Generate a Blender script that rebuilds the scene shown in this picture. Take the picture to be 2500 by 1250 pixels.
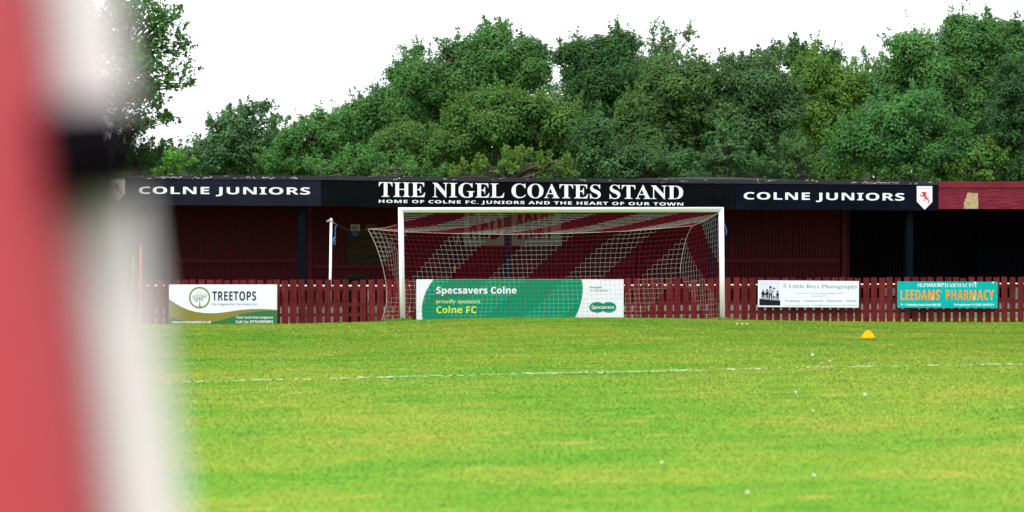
import bpy, math, random
import numpy as np
from mathutils import Vector, Matrix

for o in list(bpy.data.objects):
    bpy.data.objects.remove(o)
SC = bpy.context.scene
COL = SC.collection
R = math.radians

# ------------------------------------------------------------------ camera
# World axes: +X along the goal line to the right, +Y away behind the goal.
F, HZ, CX, H = 4450.0, 587.0, 1250.0, 1.75      # focal length and horizon of the 2500 px photo, eye height
PHI = R(9.0)                                     # the camera looks a little to the right
cam = bpy.data.cameras.new('camera')
cam_o = bpy.data.objects.new('camera', cam)
COL.objects.link(cam_o)
SC.camera = cam_o
cam.sensor_width = 36.0
cam.lens = F / 2500 * 36
cam.shift_y = -(625 - HZ) / 2500
cam.clip_start, cam.clip_end = 0.05, 3000
cam_o.location = (0, 0, H)
cam_o.rotation_euler = (R(90), 0, -PHI)
cam.dof.use_dof = True
cam.dof.focus_distance = 43.0
cam.dof.aperture_fstop = 1.75
cam.dof.aperture_blades = 0

# ------------------------------------------------------------------ sky, sun, exposure
SUN_EL, SUN_AZ = R(52), math.atan2(-0.55, -0.65)
w = bpy.data.worlds.new('World')
SC.world = w
w.use_nodes = True
nt = w.node_tree
nt.nodes.clear()
wo = nt.nodes.new('ShaderNodeOutputWorld')
bg = nt.nodes.new('ShaderNodeBackground')
sky = nt.nodes.new('ShaderNodeTexSky')
sky.sky_type = 'NISHITA'
sky.sun_disc = False
sky.sun_elevation = SUN_EL
sky.sun_rotation = SUN_AZ
mixw = nt.nodes.new('ShaderNodeMixRGB')           # a thin bright overcast veil over the clear sky
mixw.inputs[0].default_value = 0.82
nt.links.new(sky.outputs[0], mixw.inputs[1])
tc = nt.nodes.new('ShaderNodeTexCoord')           # overcast skies are three times brighter overhead than at the horizon
sx = nt.nodes.new('ShaderNodeSeparateXYZ')
mr = nt.nodes.new('ShaderNodeMapRange')
mr.inputs['From Min'].default_value, mr.inputs['From Max'].default_value = 0, 1
mr.inputs['To Min'].default_value, mr.inputs['To Max'].default_value = 0.36, 1.0
nt.links.new(tc.outputs['Generated'], sx.inputs[0])
nt.links.new(sx.outputs['Z'], mr.inputs['Value'])
ml = nt.nodes.new('ShaderNodeMixRGB')
ml.blend_type = 'MULTIPLY'
ml.inputs[0].default_value = 1.0
ml.inputs[1].default_value = (19.0, 19.3, 20.0, 1)
nt.links.new(mr.outputs[0], ml.inputs[2])
nt.links.new(ml.outputs[0], mixw.inputs[2])
nt.links.new(mixw.outputs[0], bg.inputs[0])
bg.inputs[1].default_value = 0.105
nt.links.new(bg.outputs[0], wo.inputs[0])

sun = bpy.data.lights.new('sun', 'SUN')
sun.energy = 1.5
sun.angle = R(14)
sun.color = (1.0, 0.96, 0.89)
sun_o = bpy.data.objects.new('sun', sun)
COL.objects.link(sun_o)
sd = Vector((math.cos(SUN_EL) * math.sin(SUN_AZ), math.cos(SUN_EL) * math.cos(SUN_AZ), math.sin(SUN_EL)))
sun_o.rotation_euler = sd.to_track_quat('Z', 'Y').to_euler()
sun_o.location = (0, 0, 30)

SC.view_settings.view_transform = 'Standard'
SC.view_settings.look = 'None'
SC.view_settings.gamma = 1.0
SC.view_settings.exposure = 1.1
SC.render.engine = 'CYCLES'
SC.cycles.use_denoising = True
SC.cycles.max_bounces = 6
SC.cycles.diffuse_bounces = 3
SC.cycles.transparent_max_bounces = 8

# ------------------------------------------------------------------ geometry helpers
RV = Vector((math.cos(PHI), -math.sin(PHI), 0))
AV = Vector((math.sin(PHI), math.cos(PHI), 0))

def P(px, py, V):
    """the point of the upright plane Y = V seen at a photo pixel"""
    d = RV * ((px - CX) / F) + AV + Vector((0, 0, (HZ - py) / F))
    t = V / d.y
    return Vector((0, 0, H)) + d * t

def D(px, py, Y):
    """the point at camera depth Y seen at a photo pixel"""
    return Vector((0, 0, H)) + (RV * ((px - CX) / F) + AV + Vector((0, 0, (HZ - py) / F))) * Y

def woff(parent):
    v = Vector((0, 0, 0))
    while parent is not None:
        v += parent.location
        parent = parent.parent
    return v

def tag(o, label=None, cat=None, group=None, kind=None):
    if label: o['label'] = label
    if cat: o['category'] = cat
    if group: o['group'] = group
    if kind: o['kind'] = kind
    return o

def thing(name, loc, label, cat, group=None):
    o = bpy.data.objects.new(name, None)
    o.empty_display_size = 0.2
    COL.objects.link(o)
    o.location = loc
    return tag(o, label, cat, group)

class MB:
    def __init__(s):
        s.v, s.f, s.m = [], [], []
    def add(s, vs, fs, mi=0):
        b = len(s.v)
        s.v += [tuple(p) for p in vs]
        s.f += [tuple(b + i for i in f) for f in fs]
        s.m += [mi] * len(fs)
        return s
    def box(s, a, b, mi=0):
        (x0, y0, z0), (x1, y1, z1) = a, b
        vs = [(x0,y0,z0),(x1,y0,z0),(x1,y1,z0),(x0,y1,z0),(x0,y0,z1),(x1,y0,z1),(x1,y1,z1),(x0,y1,z1)]
        return s.add(vs, [(0,3,2,1),(4,5,6,7),(0,1,5,4),(1,2,6,5),(2,3,7,6),(3,0,4,7)], mi)
    def slab(s, pts, th, mi=0):
        """polygon of points (seen from the camera side), given thickness away from the camera"""
        n = len(pts)
        vs = [tuple(p) for p in pts] + [(p[0], p[1] + th, p[2]) for p in pts]
        fs = [tuple(range(n)), tuple(range(2 * n - 1, n - 1, -1))]
        fs += [(i, n + i, n + (i + 1) % n, (i + 1) % n) for i in range(n)]
        return s.add(vs, fs, mi)
    def tube(s, pts, r, n=8, mi=0, caps=True):
        pts = [Vector(p) for p in pts]
        rs = r if isinstance(r, (list, tuple)) else [r] * len(pts)
        rings = []
        up = None
        for i, p in enumerate(pts):
            t = (pts[min(i + 1, len(pts) - 1)] - pts[max(i - 1, 0)]).normalized()
            if up is None:
                up = Vector((0, 0, 1)) if abs(t.z) < 0.9 else Vector((1, 0, 0))
            a = t.cross(up)
            a.normalize()
            b = a.cross(t)
            up = b
            rings.append([p + (a * math.cos(2 * math.pi * k / n) + b * math.sin(2 * math.pi * k / n)) * rs[i] for k in range(n)])
        vs = [q for ring in rings for q in ring]
        fs = []
        for i in range(len(pts) - 1):
            for k in range(n):
                k2 = (k + 1) % n
                fs.append((i * n + k, i * n + k2, (i + 1) * n + k2, (i + 1) * n + k))
        if caps:
            fs.append(tuple(reversed(range(n))))
            fs.append(tuple((len(pts) - 1) * n + k for k in range(n)))
        return s.add(vs, fs, mi)
    def build(s, name, mat, parent=None, smooth=False, bevel=0):
        off = woff(parent)
        me = bpy.data.meshes.new(name)
        me.from_pydata([(x - off.x, y - off.y, z - off.z) for x, y, z in s.v], [], s.f)
        for m in (mat if isinstance(mat, (list, tuple)) else [mat]):
            me.materials.append(m)
        me.polygons.foreach_set('material_index', s.m)
        if smooth:
            me.polygons.foreach_set('use_smooth', [len(f) <= 4 for f in s.f])
        me.validate()
        me.update()
        o = bpy.data.objects.new(name, me)
        COL.objects.link(o)
        if parent: o.parent = parent
        if bevel:
            md = o.modifiers.new('bevel', 'BEVEL')
            md.width = bevel
            md.segments = 2
            md.limit_method = 'ANGLE'
        return o

def quads(name, co, mat, attr=None, parent=None, k=4, attr2=None):
    """many loose k-gons from an (n, k, 3) array"""
    n = co.shape[0]
    off = np.array(woff(parent))
    me = bpy.data.meshes.new(name)
    me.vertices.add(n * k)
    me.vertices.foreach_set('co', (co - off).astype(np.float32).ravel())
    me.loops.add(n * k)
    me.loops.foreach_set('vertex_index', np.arange(n * k, dtype=np.int32))
    me.polygons.add(n)
    me.polygons.foreach_set('loop_start', np.arange(0, n * k, k, dtype=np.int32))
    for nm, a in (('rnd', attr), ('tip', attr2)):
        if a is not None:
            at = me.attributes.new(nm, 'FLOAT', 'FACE')
            at.data.foreach_set('value', a.astype(np.float32))
    me.materials.append(mat)
    me.update(calc_edges=True)
    o = bpy.data.objects.new(name, me)
    COL.objects.link(o)
    if parent: o.parent = parent
    return o

# ------------------------------------------------------------------ material helpers
def nodes_of(name):
    m = bpy.data.materials.new(name)
    m.use_nodes = True
    t = m.node_tree
    return m, t, t.nodes['Principled BSDF']

def N(t, kind, **kw):
    n = t.nodes.new(kind)
    for k, v in kw.items():
        setattr(n, k, v)
    return n

def ramp(t, src, stops):
    r = N(t, 'ShaderNodeValToRGB')
    while len(r.color_ramp.elements) < len(stops):
        r.color_ramp.elements.new(0.5)
    for e, (p, c) in zip(r.color_ramp.elements, stops):
        e.position = p
        e.color = (*c, 1) if len(c) == 3 else c
    t.links.new(src, r.inputs[0])
    return r.outputs[0]

def noise(t, scale, detail=4, rough=0.55, stretch=None, dim='3D'):
    g = N(t, 'ShaderNodeNewGeometry')
    mp = N(t, 'ShaderNodeMapping')
    t.links.new(g.outputs['Position'], mp.inputs[0])
    if stretch: mp.inputs['Scale'].default_value = stretch
    n = N(t, 'ShaderNodeTexNoise')
    n.inputs['Scale'].default_value = scale
    n.inputs['Detail'].default_value = detail
    n.inputs['Roughness'].default_value = rough
    t.links.new(mp.outputs[0], n.inputs['Vector'])
    return n.outputs['Fac']

def mixc(t, fac, a, b, mode='MIX'):
    m = N(t, 'ShaderNodeMixRGB', blend_type=mode)
    for i, s in ((0, fac), (1, a), (2, b)):
        if hasattr(s, 'is_output') or isinstance(s, bpy.types.NodeSocket):
            t.links.new(s, m.inputs[i])
        elif i == 0:
            m.inputs[0].default_value = s
        else:
            m.inputs[i].default_value = (*s, 1)
    return m.outputs[0]

def paint(name, col, rough=0.5, var=0.25, scale=3.0, stretch=None, spec=0.4, bump=0.0, bscale=40, dirt=None, dirt_at=(0.55, 0.7), dscale=5.0, dstretch=None):
    m, t, b = nodes_of(name)
    f = noise(t, scale, 5, 0.6, stretch)
    lo = tuple(c * (1 - var) for c in col)
    hi = tuple(min(1, c * (1 + var)) for c in col)
    c = ramp(t, f, [(0.3, lo), (0.7, hi)])
    if dirt:
        f2 = noise(t, dscale, 6, 0.65, dstretch)
        k = ramp(t, f2, [(dirt_at[0], (0, 0, 0)), (dirt_at[1], (1, 1, 1))])
        c = mixc(t, k, c, dirt)
    t.links.new(c, b.inputs['Base Color'])
    b.inputs['Roughness'].default_value = rough
    b.inputs['Specular IOR Level'].default_value = spec
    if bump:
        bn = N(t, 'ShaderNodeBump')
        bn.inputs['Strength'].default_value = bump
        bn.inputs['Distance'].default_value = 0.02
        t.links.new(noise(t, bscale, 4, 0.6, stretch), bn.inputs['Height'])
        t.links.new(bn.outputs[0], b.inputs['Normal'])
    return m

def flat(name, col, rough=0.55, spec=0.06):
    return paint(name, col, rough, 0.05, 2.0, None, spec)

M = {}
M['white_metal'] = paint('white_painted_metal', (0.66, 0.65, 0.69), 0.35, 0.04, 4, None, 0.5, dirt=(0.32, 0.33, 0.28), dirt_at=(0.66, 0.82), dscale=9)
M['white_board'] = paint('white_printed_board', (0.52, 0.54, 0.60), 0.45, 0.03, 1.5)
M['letter_white'] = flat('white_vinyl', (0.56, 0.58, 0.63), 0.5)
M['fascia_navy'] = paint('navy_gloss_board', (0.002, 0.003, 0.008), 0.35, 0.35, 1.2, None, 0.03, dirt=(0.013, 0.015, 0.024), dirt_at=(0.60, 0.74), dscale=1.7)  # pale smudges in the colour: dirt together with painted glare
M['fascia_sheen'] = paint('navy_board_painted_sheen', (0.0055, 0.007, 0.016), 0.32, 0.35, 1.0, None, 0.08)  # bluish sheen of the left board is put into its lighter base colour
M['fascia_black'] = paint('black_gloss_board', (0.002, 0.0025, 0.003), 0.4, 0.3, 1.5, None, 0.02, dirt=(0.008, 0.009, 0.011), dirt_at=(0.58, 0.74), dscale=1.3)
M['trim'] = paint('dark_flashing', (0.016, 0.015, 0.024), 0.5, 0.3, 2, None, 0.15, dirt=(0.42, 0.38, 0.40), dirt_at=(0.63, 0.66), dscale=3.2, dstretch=(1.0, 1.0, 5.0))
M['roof_sheet'] = paint('grey_roof_sheet', (0.050, 0.050, 0.060), 0.6, 0.2, 1.0, None, 0.2)
M['maroon'] = paint('maroon_cladding', (0.066, 0.0012, 0.0065), 0.5, 0.45, 3.0, (4.0, 4.0, 0.35), 0.12)
M['maroon_trim'] = paint('maroon_timber', (0.078, 0.0035, 0.011), 0.55, 0.3, 3.0, None, 0.12)
M['navy_steel'] = paint('navy_column_paint', (0.0017, 0.0038, 0.0066), 0.7, 0.2, 3.0, None, 0.02)
M['dark_wall'] = paint('dark_navy_cladding', (0.003, 0.003, 0.006), 0.7, 0.4, 3.0, (4, 4, 0.4), 0.05)
M['fence'] = paint('red_brown_fence_stain', (0.080, 0.0105, 0.0105), 0.75, 0.35, 5.0, (2.5, 2.5, 0.8), 0.05, bump=0.3, bscale=30, dirt=(0.05, 0.008, 0.008), dirt_at=(0.6, 0.72), dscale=7.0)
M['concrete'] = paint('weathered_concrete', (0.15, 0.14, 0.13), 0.9, 0.3, 6.0, None, 0.1, bump=0.3)
M['green_print'] = flat('emerald_print', (0.0, 0.155, 0.082), 0.45)
M['lime_print'] = flat('lime_print', (0.36, 0.52, 0.06), 0.5)
M['palelime_print'] = flat('pale_lime_print', (0.38, 0.54, 0.26), 0.5)
M['ink'] = flat('dark_ink', (0.010, 0.016, 0.040), 0.5)
M['grey_ink'] = flat('grey_ink', (0.16, 0.20, 0.26), 0.5)
M['black_print'] = flat('black_print', (0.006, 0.009, 0.014), 0.5)
M['olive'] = flat('olive_print', (0.155, 0.14, 0.028), 0.5)
M['ring_olive'] = flat('leaf_olive_print', (0.135, 0.175, 0.045), 0.5)
M['wave_green'] = flat('wave_green_print', (0.026, 0.11, 0.042), 0.5)
M['teal'] = paint('teal_sign_paint', (0.0, 0.26, 0.27), 0.45, 0.06, 1.5, None, 0.08)
M['amber'] = flat('amber_lettering', (0.52, 0.19, 0.004), 0.5)
M['crest_red'] = flat('crest_red', (0.40, 0.03, 0.028), 0.5)
M['crest_dark'] = flat('crest_dark_red', (0.22, 0.01, 0.03), 0.5)
M['photo_sky'] = paint('printed_cloudy_sky', (0.44, 0.44, 0.55), 0.5, 0.12, 3.0)
M['sign_grey'] = paint('dirty_white_board', (0.21, 0.21, 0.195), 0.6, 0.1, 2.0, None, 0.05)
M['sign_red'] = flat('dark_red_lettering', (0.085, 0.003, 0.010), 0.55, 0.05)
M['plywood'] = paint('weathered_plywood', (0.034, 0.024, 0.012), 0.8, 0.5, 5.0, (0.6, 1, 5.0), 0.1)
M['plaque'] = flat('dull_rose_plaque', (0.13, 0.026, 0.050), 0.5)
M['orange'] = paint('orange_plastic', (0.74, 0.235, 0.0), 0.6, 0.05, 6, None, 0.04)
M['coral'] = flat('coral_red_plastic', (0.62, 0.07, 0.045), 0.45)
M['blue_rope'] = flat('blue_rope', (0.02, 0.17, 0.48), 0.7)
M['grey_plastic'] = flat('grey_fitting', (0.16, 0.16, 0.16), 0.5)
M['yellow'] = flat('yellow_band', (0.62, 0.34, 0.01), 0.5)
M['black'] = flat('black_rubber', (0.004, 0.003, 0.005), 0.9, 0.0)
M['dark_green'] = flat('dark_green_cover', (0.0015, 0.005, 0.0042), 0.8, 0.02)
M['rope_white'] = flat('net_cord_white', (0.33, 0.29, 0.265), 0.8, 0.1)
M['rope_red'] = flat('net_cord_red', (0.19, 0.006, 0.022), 0.8, 0.1)
M['dark_cord'] = flat('dark_cord', (0.02, 0.015, 0.015), 0.8, 0.1)
M['pad_red'] = paint('red_pad_cover', (0.33, 0.028, 0.042), 0.6, 0.08, 4, None, 0.3)
M['post_cream'] = paint('cream_white_paint', (0.41, 0.370, 0.372), 0.6, 0.06, 5, None, 0.1)
M['bark'] = paint('tree_bark', (0.055, 0.045, 0.035), 0.9, 0.4, 6.0, (2, 2, 0.5), 0.1, bump=0.5)

# red rough-cast fascia end
m, t, b = nodes_of('red_roughcast')
c = ramp(t, noise(t, 9, 6, 0.7, (0.5, 1, 2.0)), [(0.3, (0.085, 0.0075, 0.015)), (0.7, (0.17, 0.022, 0.038))])
t.links.new(c, b.inputs['Base Color'])
b.inputs['Specular IOR Level'].default_value = 0.05
b.inputs['Roughness'].default_value = 0.85
bn = N(t, 'ShaderNodeBump')
bn.inputs['Strength'].default_value = 0.9
bn.inputs['Distance'].default_value = 0.05
t.links.new(noise(t, 9, 6, 0.7, (0.5, 1, 2.0)), bn.inputs['Height'])
t.links.new(bn.outputs[0], b.inputs['Normal'])
M['roughcast'] = m
M['bare_render'] = paint('bare_render', (0.30, 0.225, 0.125), 0.9, 0.4, 14.0, (0.5, 1, 2), 0.1, bump=0.8, bscale=20)

fm = M['fence'].node_tree
oi = N(fm, 'ShaderNodeObjectInfo')
fb_ = fm.nodes['Principled BSDF']
src = fb_.inputs['Base Color'].links[0].from_socket
fm.links.new(mixc(fm, 1.0, src, ramp(fm, oi.outputs['Random'], [(0.0, (0.72, 0.74, 0.76)), (0.5, (1.0, 1.0, 1.0)), (1.0, (1.25, 1.35, 1.35))]), 'MULTIPLY'), fb_.inputs['Base Color'])

def grass_mat(name, blades):
    m, t, b = nodes_of(name)
    big = noise(t, 0.16, 4, 0.6)
    mid = noise(t, 0.75, 5, 0.65, (0.55, 1.15, 1))
    fine = noise(t, 3.2, 4, 0.6, (0.45, 1.2, 1))
    c = ramp(t, mid, [(0.36, (0.050, 0.190, 0.016)), (0.46, (0.118, 0.232, 0.021)), (0.55, (0.174, 0.245, 0.027)), (0.66, (0.256, 0.230, 0.040))])
    c2 = ramp(t, big, [(0.40, (0.085, 0.224, 0.018)), (0.60, (0.193, 0.252, 0.030))])
    c = mixc(t, 0.5, c, c2)
    k = ramp(t, fine, [(0.57, (0, 0, 0)), (0.68, (1, 1, 1))])
    c = mixc(t, mixc(t, 0.5, (0, 0, 0), k), c, (0.050, 0.215, 0.030))
    k2 = ramp(t, noise(t, 1.7, 5, 0.7, (0.5, 1.2, 1)), [(0.58, (0, 0, 0)), (0.68, (1, 1, 1))])
    c = mixc(t, mixc(t, 0.55, (0, 0, 0), k2), c, (0.37, 0.29, 0.075))
    if blades:
        at = N(t, 'ShaderNodeAttribute', attribute_name='rnd')
        c = mixc(t, 1.0, c, ramp(t, at.outputs['Fac'], [(0.0, (0.82, 0.84, 0.8)), (0.6, (1.0, 1.0, 1.0)), (0.96, (1.10, 1.06, 1.0)), (1.0, (1.35, 1.2, 1.6))]), 'MULTIPLY')
        tr = N(t, 'ShaderNodeBsdfTranslucent')
        ms = N(t, 'ShaderNodeMixShader')
        ms.inputs[0].default_value = 0.35
        t.links.new(c, tr.inputs[0])
        t.links.new(b.outputs[0], ms.inputs[1])
        t.links.new(tr.outputs[0], ms.inputs[2])
        t.links.new(ms.outputs[0], t.nodes['Material Output'].inputs[0])
    else:
        c = mixc(t, 1.0, c, (0.85, 0.86, 0.8), 'MULTIPLY')
    if blades:                                     # blades of a lawn shade like the sward they make up
        gn = N(t, 'ShaderNodeNewGeometry')
        va = N(t, 'ShaderNodeVectorMath', operation='MULTIPLY_ADD')
        va.inputs[1].default_value = (0.2, 0.2, 0.2)
        va.inputs[2].default_value = (0, 0, 0.8)
        t.links.new(gn.outputs['Normal'], va.inputs[0])
        t.links.new(va.outputs[0], b.inputs['Normal'])
    t.links.new(c, b.inputs['Base Color'])
    b.inputs['Roughness'].default_value = 0.8
    b.inputs['Specular IOR Level'].default_value = 0.02
    return m

def leaf_mat(name, dark, light, tip, trans=0.4):
    m, t, b = nodes_of(name)
    dark = tuple(x * k for x, k in zip(dark, (1.30, 1.20, 1.35)))
    light = tuple(x * k for x, k in zip(light, (1.30, 1.18, 1.35)))
    at = N(t, 'ShaderNodeAttribute', attribute_name='rnd')
    c = ramp(t, at.outputs['Fac'], [(0.0, tuple(.7 * a + .3 * b_ for a, b_ in zip(dark, light))), (0.8, light), (1.0, tuple(min(1, x * 1.35) for x in light))])
    c = mixc(t, mixc(t, 0.5, (0, 0, 0), ramp(t, noise(t, 0.55, 3), [(0.4, (0, 0, 0)), (0.65, (1, 1, 1))])), c, tuple(0.5 * (x + y) * 0.8 for x, y in zip(dark, light)))
    ta = N(t, 'ShaderNodeAttribute', attribute_name='tip')
    c = mixc(t, ta.outputs['Fac'], c, tip)
    t.links.new(c, b.inputs['Base Color'])
    b.inputs['Roughness'].default_value = 0.7
    b.inputs['Specular IOR Level'].default_value = 0.04
    tr = N(t, 'ShaderNodeBsdfTranslucent')
    ms = N(t, 'ShaderNodeMixShader')
    ms.inputs[0].default_value = trans
    t.links.new(c, tr.inputs[0])
    t.links.new(b.outputs[0], ms.inputs[1])
    t.links.new(tr.outputs[0], ms.inputs[2])
    t.links.new(ms.outputs[0], t.nodes['Material Output'].inputs[0])
    return m

# ------------------------------------------------------------------ depths of the upright planes
VG, VN, VB, VF, VS, VW = 41.3, 43.3, 44.35, 44.5, 46.5, 50.6     # goal, net back, banners, fence, fascia, back wall
BASE = -0.36                                                     # ground level behind the goal

# ------------------------------------------------------------------ ground
CREST = [(-2000, 792), (0, 790), (350, 788), (700, 787), (900, 782), (980, 778.5), (1100, 774.5), (1250, 771.5), (1500, 771.5), (1650, 773.5), (1770, 777), (2000, 781), (2200, 783), (2500, 784.5), (5000, 790)]
CU = [P(x, y, VG)[0] for x, y in CREST]
CZ = [P(x, y, VG)[2] - 0.03 for x, y in CREST]

def ground_z(u, v):
    u, v = np.asarray(u, float), np.asarray(v, float)
    crest = np.interp(u, CU, CZ)
    def ss(a, b, x):
        q = np.clip((x - a) / (b - a), 0, 1)
        return q * q * (3 - 2 * q)
    near = 0.018 * np.sin(u * 0.31 + 1.0) * np.sin(v * 0.23) * ss(6, 14, v) * (1 - ss(26, 36, v))
    k = ss(22, 40.5, v)
    z = near * (1 - k) + crest * k
    k2 = ss(40.9, 44.0, v)
    return z * (1 - k2) + BASE * k2

def axis(lo, hi, flo, fhi, step, far):
    a = list(np.arange(flo, fhi + 1e-6, step))
    left, x, s = [], flo, step
    while x > lo:
        s *= 1.5
        x -= s
        left.append(max(x, lo))
    right, x, s = [], fhi, step
    while x < hi:
        s *= 1.5
        x += s
        right.append(min(x, hi))
    return np.array(sorted(set(left)) + a + sorted(set(right)))

gu = axis(-900, 900, -14, 30, 0.5, 0)
gv = axis(-900, 900, -2, 48, 0.25, 0)
GU, GV = np.meshgrid(gu, gv)
GZ = ground_z(GU, GV)
vs = np.stack([GU.ravel(), GV.ravel(), GZ.ravel()], 1)
nu = len(gu)
fs = [(j * nu + i, j * nu + i + 1, (j + 1) * nu + i + 1, (j + 1) * nu + i) for j in range(len(gv) - 1) for i in range(nu - 1)]
g = MB()
g.v = [tuple(p) for p in vs]
g.f = fs
g.m = [0] * len(fs)
tag(g.build('pitch', grass_mat('turf_ground', False), smooth=True), kind='structure')

# grass blades over the part of the pitch in view
rng = np.random.default_rng(7)
nb = 1000000
Y = rng.uniform(9.0, 44.0, nb)
X = rng.uniform(-0.5, 0.5, nb) * (2500 / F * 1.16) * Y
u = RV.x * X + AV.x * Y
v = RV.y * X + AV.y * Y
z = ground_z(u, v)
h = rng.uniform(0.012, 0.032, nb) * (0.8 + 0.5 * rng.random(nb)) * np.clip(0.42 + (Y - 12) / 130, .42, .66)
wd = 0.0050 * (Y / 11) ** 0.75 * rng.uniform(0.7, 1.3, nb)
for fx, fy in ((978, 779), (1763, 777)):            # uncut tufts round the feet of the goal
    c_ = P(fx, fy, VG)
    q_ = rng.choice(nb, 700, replace=False)
    u[q_] = c_.x + rng.normal(0, 0.13, 700)
    v[q_] = c_.y + rng.normal(-0.02, 0.09, 700)
    h[q_] = rng.uniform(0.03, 0.085, 700)
    wd[q_] = 0.006
z = ground_z(u, v)
an = rng.uniform(0, 2 * np.pi, nb)
ln = rng.normal(0, 0.8, (nb, 2)) * h[:, None]
base = np.stack([u, v, z - 0.003], 1)
side = np.stack([np.cos(an), np.sin(an), np.zeros(nb)], 1) * wd[:, None]
tipv = base + np.stack([ln[:, 0], ln[:, 1], h], 1)
co = np.stack([base - side, base + side, tipv], 1)
go = quads('grass', co, grass_mat('turf_blades', True), rng.random(nb), k=3)
tag(go, kind='stuff', label='short mown green grass with yellowish worn patches', cat='grass')

def on_ground(px, py):
    d = RV * ((px - CX) / F) + AV + Vector((0, 0, (HZ - py) / F))
    t = 1.0
    while t < 46:
        p = Vector((0, 0, H)) + d * t
        if p.z <= float(ground_z(p.x, p.y)):
            break
        t += 0.02
    return p

# worn penalty-area line: ragged patches of chalk on the turf
rl = random.Random(4)
LINE = [(380, 937), (620, 930.5), (800, 927.5), (1000, 921), (1290, 914), (1500, 910.5), (1700, 906), (1900, 900), (2100, 896), (2300, 894), (2500, 890.5)]
SOLID = [(615, 700, .6), (715, 775, .55), (805, 965, .95), (970, 1130, .85), (1140, 1230, .85), (1240, 1400, .9), (1400, 1580, .8), (1590, 1690, .7), (1700, 2060, .35), (2080, 2140, .9), (2150, 2330, .4), (2340, 2400, .9), (2400, 2500, .75), (430, 610, .3)]
lb = MB()
for x0, x1, dens in SOLID:
    n = int((x1 - x0) / 2.6)
    for i in range(n):
        if rl.random() > dens: continue
        x = x0 + (x1 - x0) * (i + rl.random()) / n
        y = np.interp(x, [a for a, _ in LINE], [b_ for _, b_ in LINE])
        p = on_ground(x, y)
        p.y += rl.gauss(0, 0.022)
        L, W = rl.uniform(0.02, 0.055), rl.uniform(0.008, 0.02)
        z = float(ground_z(p.x, p.y)) + rl.uniform(0.003, 0.020)
        q = [Vector((p.x + math.cos(a) * L * rl.uniform(.6, 1.1), p.y + math.sin(a) * W * rl.uniform(.6, 1.4), z + rl.uniform(-.004, .004))) for a in [k * math.pi / 3 for k in range(6)]]
        lb.add(q, [tuple(range(6))])
tag(lb.build('penalty_line', paint('pitch_chalk', (0.34, 0.42, 0.24), 0.9, 0.2, 20)), kind='structure')

# ------------------------------------------------------------------ lettering and flat print
BOLD_SERIF = {**{chr(65 + i): chr(0x1D400 + i) for i in range(26)}, **{chr(97 + i): chr(0x1D41A + i) for i in range(26)}, **{chr(48 + i): chr(0x1D7CE + i) for i in range(10)}}
BOLD_SANS = {**{chr(65 + i): chr(0x1D5D4 + i) for i in range(26)}, **{chr(97 + i): chr(0x1D5EE + i) for i in range(26)}, **{chr(48 + i): chr(0x1D7EC + i) for i in range(10)}}

def text_shape(s, style=None, offset=0.0, spacing=1.0):
    mp = {'serif': BOLD_SERIF, 'bold': BOLD_SANS}.get(style, {})
    cu = bpy.data.curves.new('t', 'FONT')
    cu.body = ''.join(mp.get(c, c) for c in s)
    cu.resolution_u = 3
    cu.offset = offset
    cu.space_character = spacing
    cu.fill_mode = 'FRONT'
    o = bpy.data.objects.new('t', cu)
    COL.objects.link(o)
    dg = bpy.context.evaluated_depsgraph_get()
    dg.update()
    me = bpy.data.meshes.new_from_object(o.evaluated_get(dg))
    vs = [tuple(p.co) for p in me.vertices]
    fs = [tuple(p.vertices) for p in me.polygons]
    bpy.data.objects.remove(o)
    bpy.data.curves.remove(cu)
    bpy.data.meshes.remove(me)
    return vs, fs

def lettering(s, quad, V, mat, parent, style=None, offset=0.0, spacing=1.0, name='lettering', mat_i=0, mb=None):
    """quad: photo pixels of the text's own box, top-left, top-right, bottom-right, bottom-left"""
    vs, fs = text_shape(s, style, offset, spacing)
    xs, ys = [p[0] for p in vs], [p[1] for p in vs]
    x0, x1, y0, y1 = min(xs), max(xs), min(ys), max(ys)
    if len(quad) == 2:
        (a, b_), (c, d) = quad
        quad = ((a, b_), (c, b_), (c, d), (a, d))
    out = []
    for x, y, _ in vs:
        s_, t_ = (x - x0) / (x1 - x0), (y1 - y) / (y1 - y0)
        px = (1 - t_) * ((1 - s_) * quad[0][0] + s_ * quad[1][0]) + t_ * ((1 - s_) * quad[3][0] + s_ * quad[2][0])
        py = (1 - t_) * ((1 - s_) * quad[0][1] + s_ * quad[1][1]) + t_ * ((1 - s_) * quad[3][1] + s_ * quad[2][1])
        out.append(P(px, py, V))
    mbb = mb or MB()
    mbb.add(out, fs, mat_i)
    if mb: return
    return mbb.build(name, mat, parent)

def poly(pts, V):
    return [P(x, y, V) for x, y in pts]

def shape(name, polys, V, mat, parent):
    """flat printed shapes: one sheet a few millimetres in front of its board"""
    m_ = MB()
    for pts in polys:
        m_.slab(poly(pts, V), 0.0015)
    return m_.build(name, mat, parent)

def ell(cx, cy, rx, ry, n=40, a0=0, a1=2 * math.pi):
    return [(cx + rx * math.cos(a0 + (a1 - a0) * i / n), cy - ry * math.sin(a0 + (a1 - a0) * i / n)) for i in range(n + (0 if abs(a1 - a0 - 2 * math.pi) < 1e-6 else 1))]

def ring(name, cx, cy, ro, ri, V, mat, parent, n=40, ky=1.0):
    m_ = MB()
    for i in range(n):
        a, b_ = 2 * math.pi * i / n, 2 * math.pi * (i + 1) / n
        m_.add(poly([(cx + r * math.cos(q), cy + ky * r * math.sin(q)) for r, q in ((ro, a), (ro, b_), (ri, b_), (ri, a))], V), [(0, 1, 2, 3)])
    return m_.build(name, mat, parent)

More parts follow.
